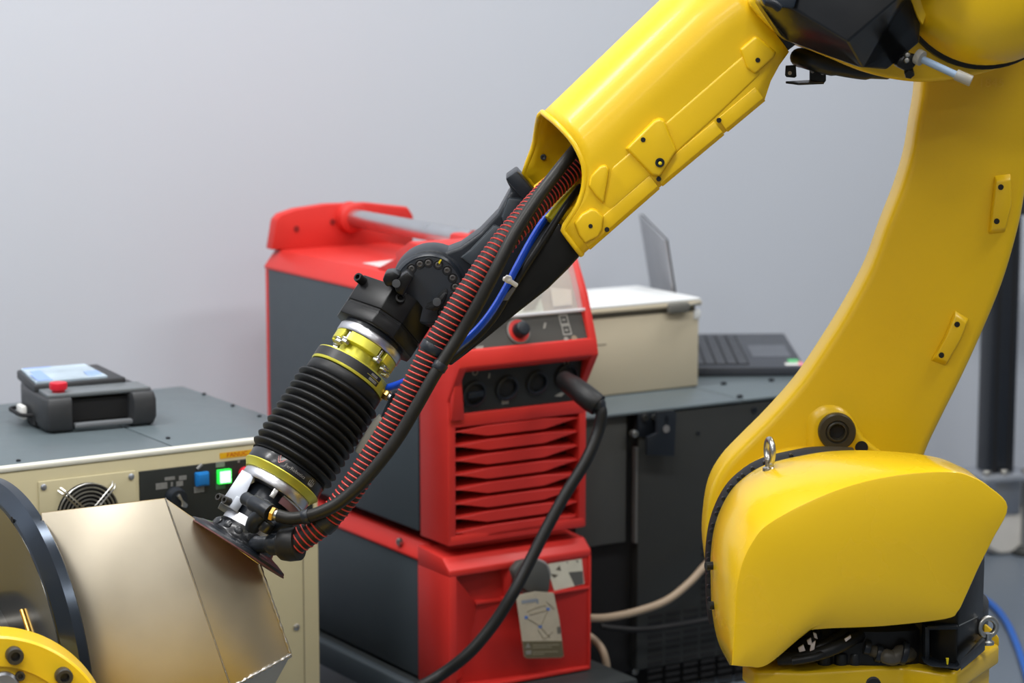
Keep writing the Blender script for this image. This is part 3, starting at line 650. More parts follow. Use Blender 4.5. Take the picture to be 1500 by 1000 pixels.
    for p in (((764, 879), (787, 876), (787, 881), (764, 884)), ((786, 877), (789, 877), (789, 884), (786, 884))):
        obj('corner_mark', MB().prism([h(*q) for q in p], G.y * .0003), mat('card_blue_grey', (.30, .33, .38), .6) if 'card_blue_grey' not in MATS else MATS['card_blue_grey'], ct)
    lines = MB()
    for a, b_ in (((772, 905), (792, 917)), ((803, 893), (792, 917)), ((792, 918), (806, 934)), ((772, 896), (784, 890)), ((784, 890), (800, 886)), ((788, 922), (797, 936)), ((797, 936), (810, 925)), ((800, 880), (812, 892)), ((776, 900), (803, 893))):
        lines.tube([h(*a), h(*b_)], .0005, 4)
    obj('diagram_lines', lines, ink, ct)
    obj('side_tab', MB().prism([h(816, 918), h(821, 917), h(822.5, 927), h(817, 928)], G.y * .0004), mat('tab_grey', (.16, .15, .13), .6), ct)
    # trolley under it
    tr = thing('welder_trolley', 'dark low trolley carrying the red welder and cooler', 'trolley', G(WW / 2, D / 2, 0))
    obj('deck', MB().box(G, (-.03, -.10, zb - .045), (x1 + .045, D - .02, zb - .002)), mat('trolley_black', (.020, .024, .025), .5, bump=.1, bscale=700), tr, bev=.006)
    obj('side_rail', MB().box(G, (-.05, -.02, zb - .04), (-.028, D, zb + .008)), GREY, tr, bev=.006)
    for sx in (.02, x1 - .01):
        for sy in (.02, D - .05):
            r_ = max(.02, (zb - .045) * .48)
            obj('castor', MB().lathe(G(sx, sy - .012, r_), G.y, [(r_ * .4, 0), (r_, .002), (r_, .024), (r_ * .4, .026)], 20), RUB, tr)
            obj('castor_fork', MB().box(G, (sx - .012, sy - .016, r_), (sx + .012, sy + .018, zb - .045)), DGREY, tr)
cooler()

# ---- black welding cable with its plug
def welding_cable():
    c0 = FWd(*[0, 0, 0])
    pts = [(826, 556, 4.215), (843, 568, 4.17), (858, 580, 4.145), (868, 588, 4.135), (877, 594, 4.13), (881, 605, 4.125), (876, 632, 4.12), (858, 675, 4.10), (828, 724, 4.08), (800, 775, 4.06), (775, 824, 4.04), (752, 868, 4.02), (722, 915, 4.01), (685, 958, 4.0), (640, 992, 4.0), (600, 1014, 3.97), (555, 1045, 3.90), (520, 1085, 3.80)]
    W3 = [P(*p) for p in pts]; e_ = W3[-1]
    W3 += [Vector((e_.x - .03, 3.62, .05)), Vector((e_.x + .02, 3.42, .0115)), Vector((e_.x + .22, 3.22, .0115)), Vector((e_.x + .42, 3.16, .0115))]
    t = thing('welding_cable', 'thick black welding cable looping from the front socket of the red welder', 'cable', W3[8])
    obj('cable', MB().tube(crom(W3[4:], 8), .0105, 14), RUB, t)
    obj('plug', MB().tube([W3[0], W3[1], W3[2], W3[3], W3[4]], [.016, .019, .0205, .0205, .0195], 20), RUB, t, bev=.001)
    obj('strain_relief', MB().tube([W3[4] + (W3[3] - W3[4]) * .3, W3[4], (W3[4] + W3[5]) / 2], [.0155, .0145, .0115], 16), BLK, t)
welding_cable()

# ---- cables on the ground behind
def loose_cables():
    pts = [(862, 905, 4.35), (890, 904, 4.38), (930, 896, 4.42), (975, 880, 4.46), (1010, 853, 4.5), (1035, 826, 4.53), (1065, 800, 4.56), (1110, 790, 4.58)]
    b = MB().tube(crom([P(*p) for p in pts], 8), .0075, 12); tag(obj('supply_cable', b, TAN), 'beige sheathed cable sagging past the dark grey cabinet', 'cable')
    pts = [(845, 926, 4.42), (862, 931, 4.42), (878, 945, 4.41), (886, 962, 4.40), (889, 985, 4.40), (886, 1020, 4.40)]
    b = MB().tube(crom([P(*p) for p in pts], 8), .0072, 12); tag(obj('supply_cable', b, TAN), 'short beige cable curving down right behind the red cooler', 'cable')
    pts = [(880, 917, 4.47), (900, 920, 4.475), (940, 922, 4.495), (990, 916, 4.53), (1040, 907, 4.575), (1080, 900, 4.605), (1120, 900, 4.63)]
    b = MB().tube(crom([P(*p) for p in pts], 8), .0055, 10); tag(obj('signal_cable', b, DARK), 'thin black cable running across the slotted cabinet vents', 'cable')
    G2 = lambda px, py: (lambda q: q)(PL(px, py, (0, 0, .008), (0, 0, 1)))
    pts = [(1360, 868), (1400, 862), (1432, 872), (1456, 888), (1475, 912), (1490, 945), (1500, 975), (1512, 1010), (1545, 1060), (1620, 1090), (1760, 1095)]
    b = MB().tube(crom([G2(*p) for p in pts], 10), .0075, 12); tag(obj('floor_air_hose', b, BLUF), 'blue air hose curving across the grey floor beside the robot base', 'hose')
loose_cables()
# ================================================================== the yellow robot
YA = 3.50                                        # front face of the link arm
def poly(pts, Y): return [P(px, py, Y) for px, py in pts]
def smooth2(pts, n=6, closed=False):
    q = crom([Vector((a, b, 0)) for a, b in pts], n); return [(v.x, v.y) for v in q]
BACK = Vector((0, 1, 0))
rb = P(1270, 985, 3.36)
ROB = thing('industrial_robot', 'large yellow six-axis industrial robot arm reaching down to the left', 'robot', (rb.x, rb.y, 0))

# ---- link arm (curved casting)
left = [(1346, -60), (1350, 40), (1350, 124), (1342, 178), (1334, 226), (1319, 276), (1298, 330), (1277, 388), (1246, 448), (1209, 508), (1172, 562), (1128, 612), (1092, 648)]
hub_l = [(1062, 680), (1043, 715), (1035, 760), (1034, 805), (1045, 860), (1075, 905), (1120, 930)]
hub_r = [(1190, 940), (1260, 915), (1310, 855), (1330, 780), (1343, 715), (1357, 664)]
right = [(1379, 616), (1412, 550), (1442, 484), (1469, 418), (1488, 356), (1501, 298), (1514, 200), (1522, 100), (1526, 0), (1520, -60)]
out = smooth2(left + hub_l + hub_r + right, 4)
arm = obj('link_arm', MB().prism(poly(out, YA), BACK * .085), YEL, ROB, bev=.014, seg=4, ang=50)
# raised boss along the pivot, mounting pads
for pts in ([(1457, 262), (1479, 259), (1480, 300), (1471, 336), (1449, 338), (1453, 300)], [(1398, 458), (1416, 470), (1406, 496), (1386, 531), (1366, 524), (1384, 492)]):
    ring = poly(pts, YA); c = sum(ring, Vector()) / len(ring)
    pad = obj('mounting_pad', MB().loft([[c + (p - c) * 1.14 for p in ring], [p - BACK * .010 for p in [c + (p - c) * .92 for p in ring]]]), YEL, arm, bev=.002)
for (px, py), par in zip(((1466, 274), (1460, 324), (1402, 475), (1379, 520)), (arm,) * 4):
    c = P(px, py, YA - .0102); obj('tapped_hole', MB().lathe(c, -BACK, [(.0042, 0), (.0042, .0006), (.0001, .0006)], 14), DARK, arm)
pb = P(1224, 629, YA); boss = [(1186, 640), (1190, 612), (1212, 598), (1240, 606), (1262, 640), (1290, 668), (1240, 690), (1190, 690)]
ring = poly(smooth2(boss, 3), YA); c = sum(ring, Vector()) / len(ring)
obj('pivot_boss', MB().loft([[c + (p - c) * 1.15 for p in ring], [c + (p - c) * .9 - BACK * .008 for p in ring]]), YEL, arm, bev=.002)
pv = obj('pivot_plug', MB().lathe(pb - BACK * .0085, -BACK, [(.0275, 0), (.0275, .010), (.0255, .013), (.0175, .013), (.0165, .010), (.0135, .012), (.012, .012), (.0105, .002), (.0001, .002)], 36), mat('phosphate_black', (.035, .030, .020), .4), arm, ang=30)
obj('hex_recess', MB().lathe(pb - BACK * .0115, -BACK, [(.0105, 0), (.0105, .0004), (.0001, .0004)], 6), DARK, pv)
obj('casting_hole', MB().lathe(P(1262, 655, YA - .009), -BACK, [(.0095, 0), (.0095, .001), (.0001, .001)], 20), DARK, arm)
lettering('cast_number', '1845', .019, lambda u, v: P(1452, 122, YA) + Vector((u, -.0012, v * .95)), mat('cast_relief_yellow', (.80, .52, .03), .3), arm)

# ---- shoulder housing (hub), seal and big cover
hc = P(1197, 795, 3.40)
obj('shoulder_hub', MB().lathe(P(1186, 803, 3.41), BACK, [(.118, -.03), (.126, 0), (.134, .10)], 64), YEL, ROB)
back = [(1069, 974), (1052, 940), (1043, 895), (1041, 850), (1041, 812), (1047, 770), (1062, 732), (1084, 704), (1122, 680), (1185, 665), (1227, 660), (1273, 659.5), (1330, 663), (1374, 670), (1400, 680), (1424, 694), (1436, 720), (1420, 760), (1400, 800), (1385, 840), (1370, 865), (1350, 880), (1280, 885), (1192, 890), (1150, 915), (1112, 940)]
front = [(1072, 974), (1074, 940), (1076, 905), (1078, 868), (1081, 846), (1089, 818), (1103, 791), (1122, 769), (1168, 742), (1223, 718), (1277, 702), (1336, 692.5), (1395, 690.5), (1424, 698), (1447, 711), (1476, 742), (1454, 790), (1433, 832), (1414, 874), (1403, 895), (1385, 906), (1294, 916.5), (1200, 921), (1178, 929), (1124, 973), (1096, 976)]
assert len(back) == len(front)
YF, YB = 3.17, 3.352
def fine(pts):
    q = crom([Vector((a, b, 0)) for a, b in pts + [pts[0]]], 5); return [(v.x, v.y) for v in q[:-1]]
fb, ff = fine(back), fine(front)
rings = []
for s_, k in ((0, 0), (.10, .30), (.35, .60), (.7, .85), (1, 1)):
    rings.append([P(a[0] + (b_[0] - a[0]) * s_, a[1] + (b_[1] - a[1]) * s_, YB + (YF - YB) * k) for a, b_ in zip(fb, ff)])
# slightly domed front
cen = sum(rings[-1], Vector()) / len(rings[-1])
for sc, dy in ((.9955, -.0012), (.97, -.0022), (.85, -.0052), (.7, -.0078), (.5, -.0100), (.3, -.0112), (.12, -.0116)):
    rg = [cen + (p - cen) * sc for p in rings[4]]; m_ = len(rg)
    for _ in range(int((1 - sc) * 160)): rg = [(rg[q - 1] + rg[q] * 2 + rg[(q + 1) % m_]) / 4 for q in range(m_)]
    rings.append([p + BACK * dy for p in rg])
cover = obj('shoulder_cover', MB().loft(rings), YELC, ROB, ang=24)
fb2 = [(a, b_) for a, b_ in back]
ringc = sum([P(a, b_, 3.36) for a, b_ in back], Vector()) / len(back)
sealp = [P(a, b_, 3.356) for a, b_ in fb]
tap = lambda q, k: k if q < 38 else k + (.985 - k) * (q - 37) / 8
obj('cover_seal', MB().loft([[ringc + (p - ringc) * tap(q_, k) + BACK * dy for q_, p in enumerate(sealp[8:54])] + [ringc + (p - ringc) * .9 + BACK * dy for p in reversed(sealp[8:54])] for k, dy in ((1.0, 0), (1.030, .012), (1.030, .030))]), RUB, ROB, ang=50)
for k in range(30):
    if 3 <= k <= 22:
        p = ringc + (sealp[int(8 + k * 1.6)] - ringc) * 1.012
        obj('seal_clip', MB().lathe(p + BACK * .002, BACK, [(.0030, 0), (.0030, .010)], 8), BLK, ROB)
for px, py in ((1041, 828), (1045, 886)):
    a = P(px + 5, py, 3.30)
    s_ = obj('cover_screw', MB().cyl(a, a + Vector((-.012, -.004, 0)), .0058, 14), BLK, cover); obj('washer', MB().cyl(a + Vector((.003, 0, 0)), a, .0066, 14), NYL, cover)
def eyebolt(px, py, Y, Rr, r, axis, nm='lifting_eye'):
    c = P(px, py, Y); e = obj(nm, MB().ringtorus(c, axis, Rr, r, 32, 10, ref=(0, 0, 1)), CHR, ROB)
    obj('eye_shank', MB().lathe(c - Vector((0, 0, Rr + .012)), (0, 0, 1), [(.0095, 0), (.0095, .004), (.006, .006), (.006, .016)], 18), CHR, e)
eyebolt(1127.5, 660, 3.30, .0160, .0042, Vector((.985, .17, 0)).normalized())
b = MB(); 
obj('eye_boss', MB().prism([P(1102, 692, 3.33), P(1122, 681, 3.33), P(1160, 676, 3.33), P(1160, 684, 3.33)], -BACK * .05), YELC, cover, bev=.004)

# ---- base casting, black motor housing, cables under the cover
zb0 = P(1401, 984, 3.20).z
TB = lambda px, py, z=None: PL(px, py, (0, 0, zb0 if z is None else z), (0, 0, 1))
pl = [TB(1088, 968), TB(1106, 982), TB(1180, 984), TB(1320, 975), TB(1382, 986), TB(1402, 985), TB(1463, 944), TB(1460, 925), TB(1400, 905), TB(1150, 905), TB(1100, 930)]
base = obj('base_casting', MB().prism(pl, Vector((0, 0, -.030))), YEL, ROB, bev=.006, seg=3)
cbase = sum(pl, Vector()) / len(pl)
obj('base_drum', MB().loft([[cbase + (p - cbase) * .93 + Vector((0, 0, h)) for p in pl] for h in (-.02, -zb0)]), YEL, ROB, bev=.004)
obj('base_hole', MB().lathe(P(1279, 1001, 3.14), -BACK, [(.010, 0), (.010, .01), (.0001, .01)], 18), DARK, base)
e1 = P(1402, 981, 3.205); zt_ = P(1402, 838, 3.205).z
fl_ = P(1355, 972, 3.235); rr_ = TB(1438, 953)
bh = obj('motor_housing', MB().prism([Vector((q.x, q.y, zb0 - .004)) for q in (P(1200, 968, 3.34), fl_, e1, rr_, P(1438, 945, 3.52), P(1200, 945, 3.52))], Vector((0, 0, zt_ - zb0))), BLKA, ROB, bev=.005, seg=2)
# recessed pocket with lip on the housing corner
def hpx(px, py, Y): return P(px, py, Y)
obj('housing_rib', MB().prism([hpx(1358, 917, 3.212), hpx(1404, 916, 3.198), hpx(1404, 922, 3.198), hpx(1360, 923, 3.212)], BACK * .02), BLK, bh, bev=.0015)
obj('housing_post', MB().prism([hpx(1355, 918, 3.212), hpx(1362, 918, 3.212), hpx(1362, 968, 3.212), hpx(1355, 966, 3.212)], BACK * .03), BLK, bh, bev=.0015)
obj('housing_sill', MB().prism([hpx(1353, 970, 3.190), hpx(1364, 976, 3.185), hpx(1402, 980, 3.185), hpx(1406, 972, 3.19), hpx(1402, 977, 3.19), hpx(1382, 975, 3.195), hpx(1366, 969, 3.2)], BACK * .03), BLK, bh, bev=.001)
obj('side_step', MB().prism([TB(1407, 983, zb0 + .012), TB(1440, 955, zb0 + .012), TB(1443, 952, zb0 + .012), TB(1438, 948, zb0 + .012)], Vector((0, 0, .016))), BLKA, bh, bev=.001)
obj('edge_sheen_strip', MB().prism([hpx(1405, 917, 3.206), hpx(1432, 904, 3.28), hpx(1432, 903, 3.28), hpx(1405, 915.5, 3.206)], BACK * .003), mat('edge_sheen_grey', (.16, .17, .17), .4), bh)  # thin grey strip paints the sheen on the housing edge
obj('paint_mark', MB().prism([hpx(1386, 964, 3.196), hpx(1390, 964, 3.196), hpx(1389, 973, 3.196), hpx(1387, 973, 3.196)], BACK * .003), SEALM, bh)
obj('data_label', MB().prism([hpx(1298, 936, 3.255), hpx(1307, 936, 3.255), hpx(1307, 946, 3.255), hpx(1298, 946, 3.255)], BACK * .002), mat('faded_label', (.10, .09, .055), .6, var=.3, nscale=300), bh)
obj('connector_plate', MB().prism([hpx(1322, 942, 3.25), hpx(1340, 942, 3.246), hpx(1340, 970, 3.246), hpx(1322, 968, 3.25)], BACK * .02), BLK, bh, bev=.001)
cable_dark = mat('conduit_grey_brown', (.075, .068, .055), .4)
conn = obj('elbow_connector', MB().tube(crom([P(1332, 957, 3.25), P(1318, 958, 3.225), P(1308, 963, 3.22), P(1296, 960, 3.22), P(1282, 954, 3.23), P(1268, 947, 3.24), P(1260, 942, 3.25)], 6), [.013] * 7 + [.0105] * 12 + [.0085] * 12 + [.007] * 6, 14), cable_dark, bh)
for px, py, r in ((1324, 956, .0165), (1287, 957, .012), (1270, 948, .010)):
    a = P(px, py, 3.226); obj('connector_collar', MB().lathe(a, P(px + 6, py + 1.5, 3.226) - a, [(r, -.004), (r, .004)], 18), BLK, conn, bev=.001)
# cable bundle
for i, (pts, r) in enumerate([
    ([(1140, 965, 3.21), (1180, 962, 3.2), (1225, 948, 3.2), (1262, 928, 3.24), (1295, 905, 3.30)], .009),
    ([(1130, 958, 3.24), (1175, 955, 3.22), (1215, 940, 3.22), (1250, 915, 3.26), (1275, 895, 3.32)], .008),
    ([(1150, 945, 3.26), (1190, 945, 3.25), (1225, 925, 3.26), (1250, 900, 3.3)], .008),
    ([(1155, 950, 3.25), (1185, 938, 3.24), (1198, 922, 3.25), (1200, 900, 3.28)], .007),
    ([(1160, 968, 3.19), (1200, 960, 3.19), (1240, 940, 3.22), (1268, 934, 3.24)], .006)]):
    obj('base_cable', MB().tube(crom([P(*p) for p in pts], 8), r, 12), RUB, ROB)
for pts in ([(1169, 949), (1177, 944), (1180, 953), (1171, 955)], [(1182, 938), (1188, 934), (1190, 945), (1184, 944)], [(1188, 944), (1195, 938), (1193, 951), (1186, 955)], [(1191, 926), (1196, 928), (1198, 936), (1193, 934)], [(1237, 936), (1246, 930), (1247, 934), (1239, 940)]):
    obj('cable_tag', MB().prism(poly(pts, 3.195), BACK * .004), mat('cable_tag_white', (.62, .55, .52), .6) if 'cable_tag_white' not in MATS else MATS['cable_tag_white'], ROB, bev=.0006)
for px in (1208, 1232, 1252):
    obj('base_bolt', MB().capscrew(TB(px, 972), (0, 0, 1), .010, .016, 14), BLK, base)
tnb = P(1225, 945, 3.40)
obj('turntable', MB().lathe(Vector((tnb.x + .03, tnb.y + .02, zb0 - .002)), (0, 0, 1), [(.19, 0), (.19, .05), (.15, .09), (.14, .16)], 48), BLKA, ROB)
obj('eye_lug', MB().prism([P(1437, 942, 3.34), P(1437, 917, 3.34), P(1442, 913, 3.34), P(1456, 925, 3.34), P(1464, 934, 3.34), P(1464, 948, 3.34)], BACK * .02), YEL, ROB, bev=.004)
eyebolt(1447, 918, 3.29, .0128, .0042, Vector((.25, -1, 0)).normalized())

# ---- elbow casting, dome and black guard
elb = smooth2([(1096, 4), (1118, 30), (1150, 57), (1185, 72), (1219, 86), (1268, 106), (1315, 117), (1362, 120), (1420, 112), (1470, 98), (1530, 70), (1580, 20), (1600, -60), (1560, -150), (1440, -200), (1250, -170), (1130, -90)], 5)
obj('elbow_casting', MB().prism(poly(elb, 3.335), BACK * .16), YEL, ROB, bev=.020, seg=4, ang=50)
dc = P(1441, -32, 3.26)
obj('dome_seal', MB().lathe(P(1442, -29, 3.33), -BACK, [(.121, -.03), (.121, .010)], 64), RUB, ROB, bev=.002)
obj('elbow_dome', MB().lathe(P(1443, -32, 3.32), -BACK, [(.116, 0), (.117, .02), (.115, .05), (.106, .078), (.088, .098), (.055, .112), (.02, .117), (.0001, .1175)], 64), YEL, ROB, ang=60)
# guard: faceted black shell
gY = dict()
V = lambda px, py, Y: P(px, py, Y)
g0 = V(1241, 62, 3.16); g1 = V(1167, 15, 3.19); g2 = V(1314, 0, 3.16); g3 = V(1390, -70, 3.16); g4 = V(1200, -110, 3.19)
d1 = V(1262, 99, 3.24); d2 = V(1299, 102, 3.24); d3 = V(1347, 62, 3.25); d4 = V(1349, 27, 3.25); d5 = V(1330, -4, 3.24); d6 = V(1420, -90, 3.25)
b1 = V(1155, 60, 3.25); b2 = V(1144, 52, 3.25); b3 = V(1112, 4, 3.25); t1 = V(1138, 6, 3.205); t2 = V(1150, -90, 3.24)
bk = [p + BACK * .06 for p in (d1, d2, d3, d4, d5, d6, t2, b3, b2, b1)]
mg = MB(); vs = [g0, g1, g2, g3, g4, d1, d2, d3, d4, d5, d6, b1, b2, b3, t1, t2] + bk
i = {n: k for k, n in enumerate('g0 g1 g2 g3 g4 d1 d2 d3 d4 d5 d6 b1 b2 b3 t1 t2'.split())}
fs = [['g0', 'g2', 'g3', 'g4', 'g1'], ['g0', 'g1', 't1', 'b3', 'b2', 'b1', 'd1'], ['g0', 'd1', 'd2', 'd3', 'd4', 'd5', 'g2'], ['g2', 'd5', 'd6', 'g3'], ['g1', 'g4', 't2', 't1'], ['t1', 't2', 'b3'], ['g3', 'd6', 't2', 'g4']]
fs = [[i[n] for n in f] for f in fs]; rim = [i[n] for n in ('d1', 'd2', 'd3', 'd4', 'd5', 'd6', 't2', 'b3', 'b2', 'b1')]; n0 = 16
for k in range(10): fs.append([rim[k], rim[(k + 1) % 10], n0 + (k + 1) % 10, n0 + k])
fs.append([n0 + k for k in range(10)])
mg.add(vs, fs)
obj('elbow_guard', mg, BLKG, ROB, bev=.0035, seg=3)
obj('guard_cap', MB().prism([V(1108, -20, 3.19), V(1119, 9, 3.18), V(1164, 13, 3.185), V(1171, -12, 3.185), V(1160, -40, 3.19)], BACK * .03), mat('guard_blue_black', (.020, .028, .040), .2), ROB, bev=.004)
obj('guard_latch', MB().tube([V(1122, 2, 3.17), V(1134, 6, 3.168), V(1141, 12, 3.172)], .006, 10), BLK, ROB)
obj('guard_bracket', MB().prism([V(1338, -20, 3.24), V(1352, 0, 3.24), V(1366, 13, 3.24), V(1357, 24, 3.24), V(1352, 38, 3.24), V(1344, 25, 3.24), V(1332, -4, 3.24)], BACK * .05), YEL, ROB, bev=.003)
# hose end, hook bracket and pneumatic fitting beneath the elbow
obj('hose_stub', MB().tube(crom([P(1166, 84, 3.44), P(1175, 85, 3.42), P(1192, 90, 3.40), P(1220, 97, 3.40), P(1262, 104, 3.41), P(1300, 106, 3.43)], 6), [.006, .010, .012, .0132, .0138, .014] + [.0138] * 13 + [.012] * 7 + [.010] * 5, 18), BLK, ROB)
hk = obj('hook_bracket', MB().prism(poly([(1186, 123), (1186, 101), (1207, 103), (1210, 107), (1210, 118), (1207, 122)], 3.43), BACK * .003), BLK, ROB)
obj('hook_ledge', MB().prism([P(1151, 119, 3.385), P(1170, 121.5, 3.37), P(1207, 120, 3.42), P(1187, 117, 3.43)], (0, 0, -.003)), BLK, hk)
obj('hook_tab', MB().prism(poly([(1151, 96), (1166, 95), (1167, 112), (1164, 114), (1152, 113), (1150, 110)], 3.41), BACK * .003), BLK, hk, bev=.0008)
hl = mat('hole_pale', (.5, .5, .52), .6)
for px, py in ((1157, 107), (1190, 104.5), (1205, 107)):
    obj('slot_hole', MB().lathe(P(px, py, 3.409 if px < 1170 else 3.429), -BACK, [(.0028, 0), (.0028, .0004), (.0001, .0004)], 12), hl, hk)
ft = obj('air_fitting', MB().prism(poly([(1318, 84), (1326, 80), (1343, 78), (1346, 88), (1340, 98), (1332, 106), (1318, 99), (1312, 96)], 3.22), BACK * .03), BLKA, ROB, bev=.004)
for px, py in ((1328, 80), (1327, 88)):
    obj('fitting_ball', MB().lathe(P(px, py, 3.225), -BACK, [(.0045, 0), (.0045, .006), (.003, .009), (.0001, .0095)], 14), CHR, ft)
obj('fitting_bolt', MB().hexnut(P(1332, 104, 3.23), Vector((-.1, -.7, -.4)).normalized(), .007, .01), BLKA, ft)
a = P(1343, 82, 3.22); c = P(1351, 86, 3.215); obj('fitting_collet', MB().cyl(a, c, .0105, 20), FROST, ft, bev=.001)
obj('pneumatic_tube', MB().cyl(P(1347, 85, 3.22), P(1412, 115, 3.20), .0050, 14), PALEB, ft)
obj('tube_end_cap', MB().cyl(P(1400, 109, 3.203), P(1423, 119, 3.198), .0075, 16), FROST, ft, bev=.001)

# ---- forearm: hollow cast tube, open mouth at the lower left
Y0 = 3.45
O0 = P(0, 0, Y0); ex = (P(1000, 0, Y0) - P(0, 0, Y0)) / 1000; 
def A(u, v, w=0.): return P(.797 * u + .604 * v, -.604 * u + .797 * v, Y0) + Vector((0, -w, 0))
def uvp(px, py): return px * .797 - py * .604, px * .604 + py * .797
def lerp_table(t, x):
    if x <= t[0][0]: return t[0][1]
    for (a, b_), (c, d) in zip(t, t[1:]):
        if x <= c: return b_ + (d - b_) * (x - a) / (c - a)
    return t[-1][1]
vt = lambda u: 611 - .117 * (u - 537) if u < 802 else 580
vb = lambda u: lerp_table([(455, 803), (611, 792), (802, 783), (815, 772), (836, 760), (869, 750)], u)
WF = .095; RP = 95.
def section(u, i):
    """i: 0..1 around from the near-bottom corner over the top to the far-bottom corner"""
    top, bot = vt(u), vb(u); vc = top + RP
    if i < .3: k = i / .3; return bot + (vc - bot) * k, WF * (1.0 if k > .15 else .93 + .07 * k / .15)
    if i <= .7:
        a = (i - .3) / .4 * math.pi; return vc - RP * math.sin(a), WF * math.cos(a)
    k = (i - .7) / .3; return vc + (bot - vc) * k, -WF * (1.0 if k < .85 else .93 + .07 * (1 - k) / .15)
def sst(a, b_, x): x = max(0, min(1, (x - a) / (b_ - a))); return x * x * (3 - 2 * x)
def ustart(i):
    v, w = section(500, i)
    if w >= 0: return lerp_table([(611, 531), (619, 535), (633, 540), (652, 543.5), (672, 545), (692, 542), (706, 537), (718, 529), (728, 519), (736, 508), (742, 496), (746, 482), (749, 468), (752, 458), (754, 457)], v)
    return lerp_table([(611, 531), (616, 526), (624, 516), (634, 505), (644, 494), (652, 481), (658, 468), (663, 456), (665, 454)], v)
NI, NU = 72, 18; rings = []
idx = [k / NI for k in range(NI + 1)]
for j in range(NU + 1):
    r_ = []
    for q in idx:
        us = ustart(q); u = us + (869 - us) * (j / NU); v, w = section(u, q); r_.append(A(u, v, w))
    rings.append(r_)
fo = MB(); fo.loft([r_ for r_ in rings], False, False, True)
forearm = obj('forearm_tube', fo, YEL, ROB, ang=60, solid=.0065)
obj('mouth_lip', MB().tube([A(ustart(q) + 1, section(ustart(q) + 1, q)[0], section(ustart(q) + 1, q)[1] - (.003 if section(500, q)[1] > 0 else -.003)) for q in idx], .0042, 8), YEL, forearm, ang=60)
obj('end_ring', MB().loft([[A(u, vt(869) - 3 + 100 + (v - vt(869) - 97) * s_, w * s_) for v, w in (section(869, q) for q in idx)] for u, s_ in ((868, .97), (884, .97))]), BLK, ROB, bev=.002)
obj('rear_flange', MB().loft([[A(u, vt(869) + 97 + (v - vt(869) - 97) * s_, w * s_) for v, w in (section(869, q) for q in idx)] for u, s_ in ((884, 1.0), (930, 1.06), (1000, 1.1))]), YEL, ROB, bev=.004)
YN = Y0 - WF                                      # near side plane
def pad(pts, h, par, nm='raised_pad', holes=()):
    ring = poly(pts, YN); c = sum(ring, Vector()) / len(ring)
    o = obj(nm, MB().loft([[c + (p - c) * 1.06 + BACK * .002 for p in ring], [c + (p - c) * .96 - BACK * h for p in ring]]), YEL, par, bev=.0025, seg=3)
    for px, py, r in holes:
        obj('tapped_hole', MB().lathe(P(px, py, YN - h - .0003), -BACK, [(r, 0), (r, .0006), (.0001, .0006)], 14), DARK, o)
    return o
p1 = pad([(917, 217), (958, 176), (966, 173), (973, 176), (980, 194), (991, 220), (966, 258), (955, 256)], .009, forearm, holes=((942, 204.5, .0034),))
obj('pad_bolt', MB().lathe(P(966.5, 238, YN - .009), -BACK, [(.0065, 0), (.0065, .002), (.004, .002), (.0035, .0005), (.0001, .0005)], 18), BLK, p1)
obj('bolt_core', MB().lathe(P(967, 239, YN - .0115), -BACK, [(.0026, 0), (.0001, .001)], 10), SEALM, p1)
pad([(866, 305), (874, 307), (884, 317), (882, 335), (876, 346), (857, 356), (848, 344), (841, 326), (852, 313)], .008, forearm, holes=((865, 331, .0030),))
pad([(879, 243), (887, 241), (892, 247), (890, 262), (884, 298), (873, 287), (862, 272), (865, 258)], .006, forearm)
pad([(1084, 72), (1106, 53), (1113, 56), (1136, 76), (1133, 84), (1106, 108), (1094, 100)], .006, forearm, holes=((1110, 88, .0034),))
pad([(897, 246), (908, 236), (974, 181), (1074, 94), (1088, 82), (1114, 108), (1052, 168), (970, 242), (898, 306), (884, 300)], .0016, forearm, 'side_panel')
for u0, u1 in ((472, 604), (609, 724), (730, 800)):
    o_ = obj('bottom_cover', MB().loft([[A(u, vb(u) + dv, w) for dv, w in ((-24, WF - .002), (-23, WF + .0014), (-4, WF + .0014), (2, WF - .005), (2, -WF), (-24, -WF))] for u in [u0 + (u1 - u0) * k / 3 for k in range(4)]]), YEL, forearm, bev=.001)
for px, py in ((889, 336), (965, 262), (1053, 176)):
    obj('cover_clip', MB().lathe(P(px, py, YN - .003), -BACK, [(.0035, 0), (.0035, .002), (.0001, .002)], 12), DARK, forearm)
obj('grub_plug', MB().lathe(P(796, 230, Y0 + .0775), -BACK, [(.0044, 0), (.0044, .003), (.003, .0035), (.0001, .002)], 18), mat('plug_dark', (.03, .035, .04), .4), forearm)
obj('tube_liner', MB().prism([A(457, 690, .0), A(560, 690, .0), A(560, 735, .03), A(457, 748, .03)], BACK * .02), YEL, forearm, bev=.002)

# ---- wrist casting (black)
wc = [(740, 262), (757, 249), (768, 263), (783, 281), (800, 300), (830, 330), (857, 367), (832, 395), (803, 423), (756, 460), (712, 496), (684, 518), (660, 535), (648, 520), (640, 480), (600, 460), (576, 430), (580, 405), (598, 388), (636, 375), (674, 361), (702, 341), (729, 313), (745, 284), (750, 280)]
wrist = obj('wrist_casting', MB().prism(poly(wc, 3.512), BACK * .085), BLK, ROB, bev=.010, seg=3)
obj('wrist_collar', MB().prism(poly([(740, 262), (757, 250), (800, 300), (784, 313)], 3.49), BACK * .09), BLK, wrist, bev=.003)
# near prong, deep black, rising out of the collar
np_ = [(818, 325), (857, 367), (832, 394), (803, 423), (756, 460), (712, 496), (684, 518), (659, 537), (654, 530), (672, 508), (700, 484), (726, 450), (744, 420), (764, 394), (796, 350)]
obj('wrist_prong', MB().prism(poly(np_, 3.385), BACK * .10), BLKA, wrist, bev=.010, seg=3)
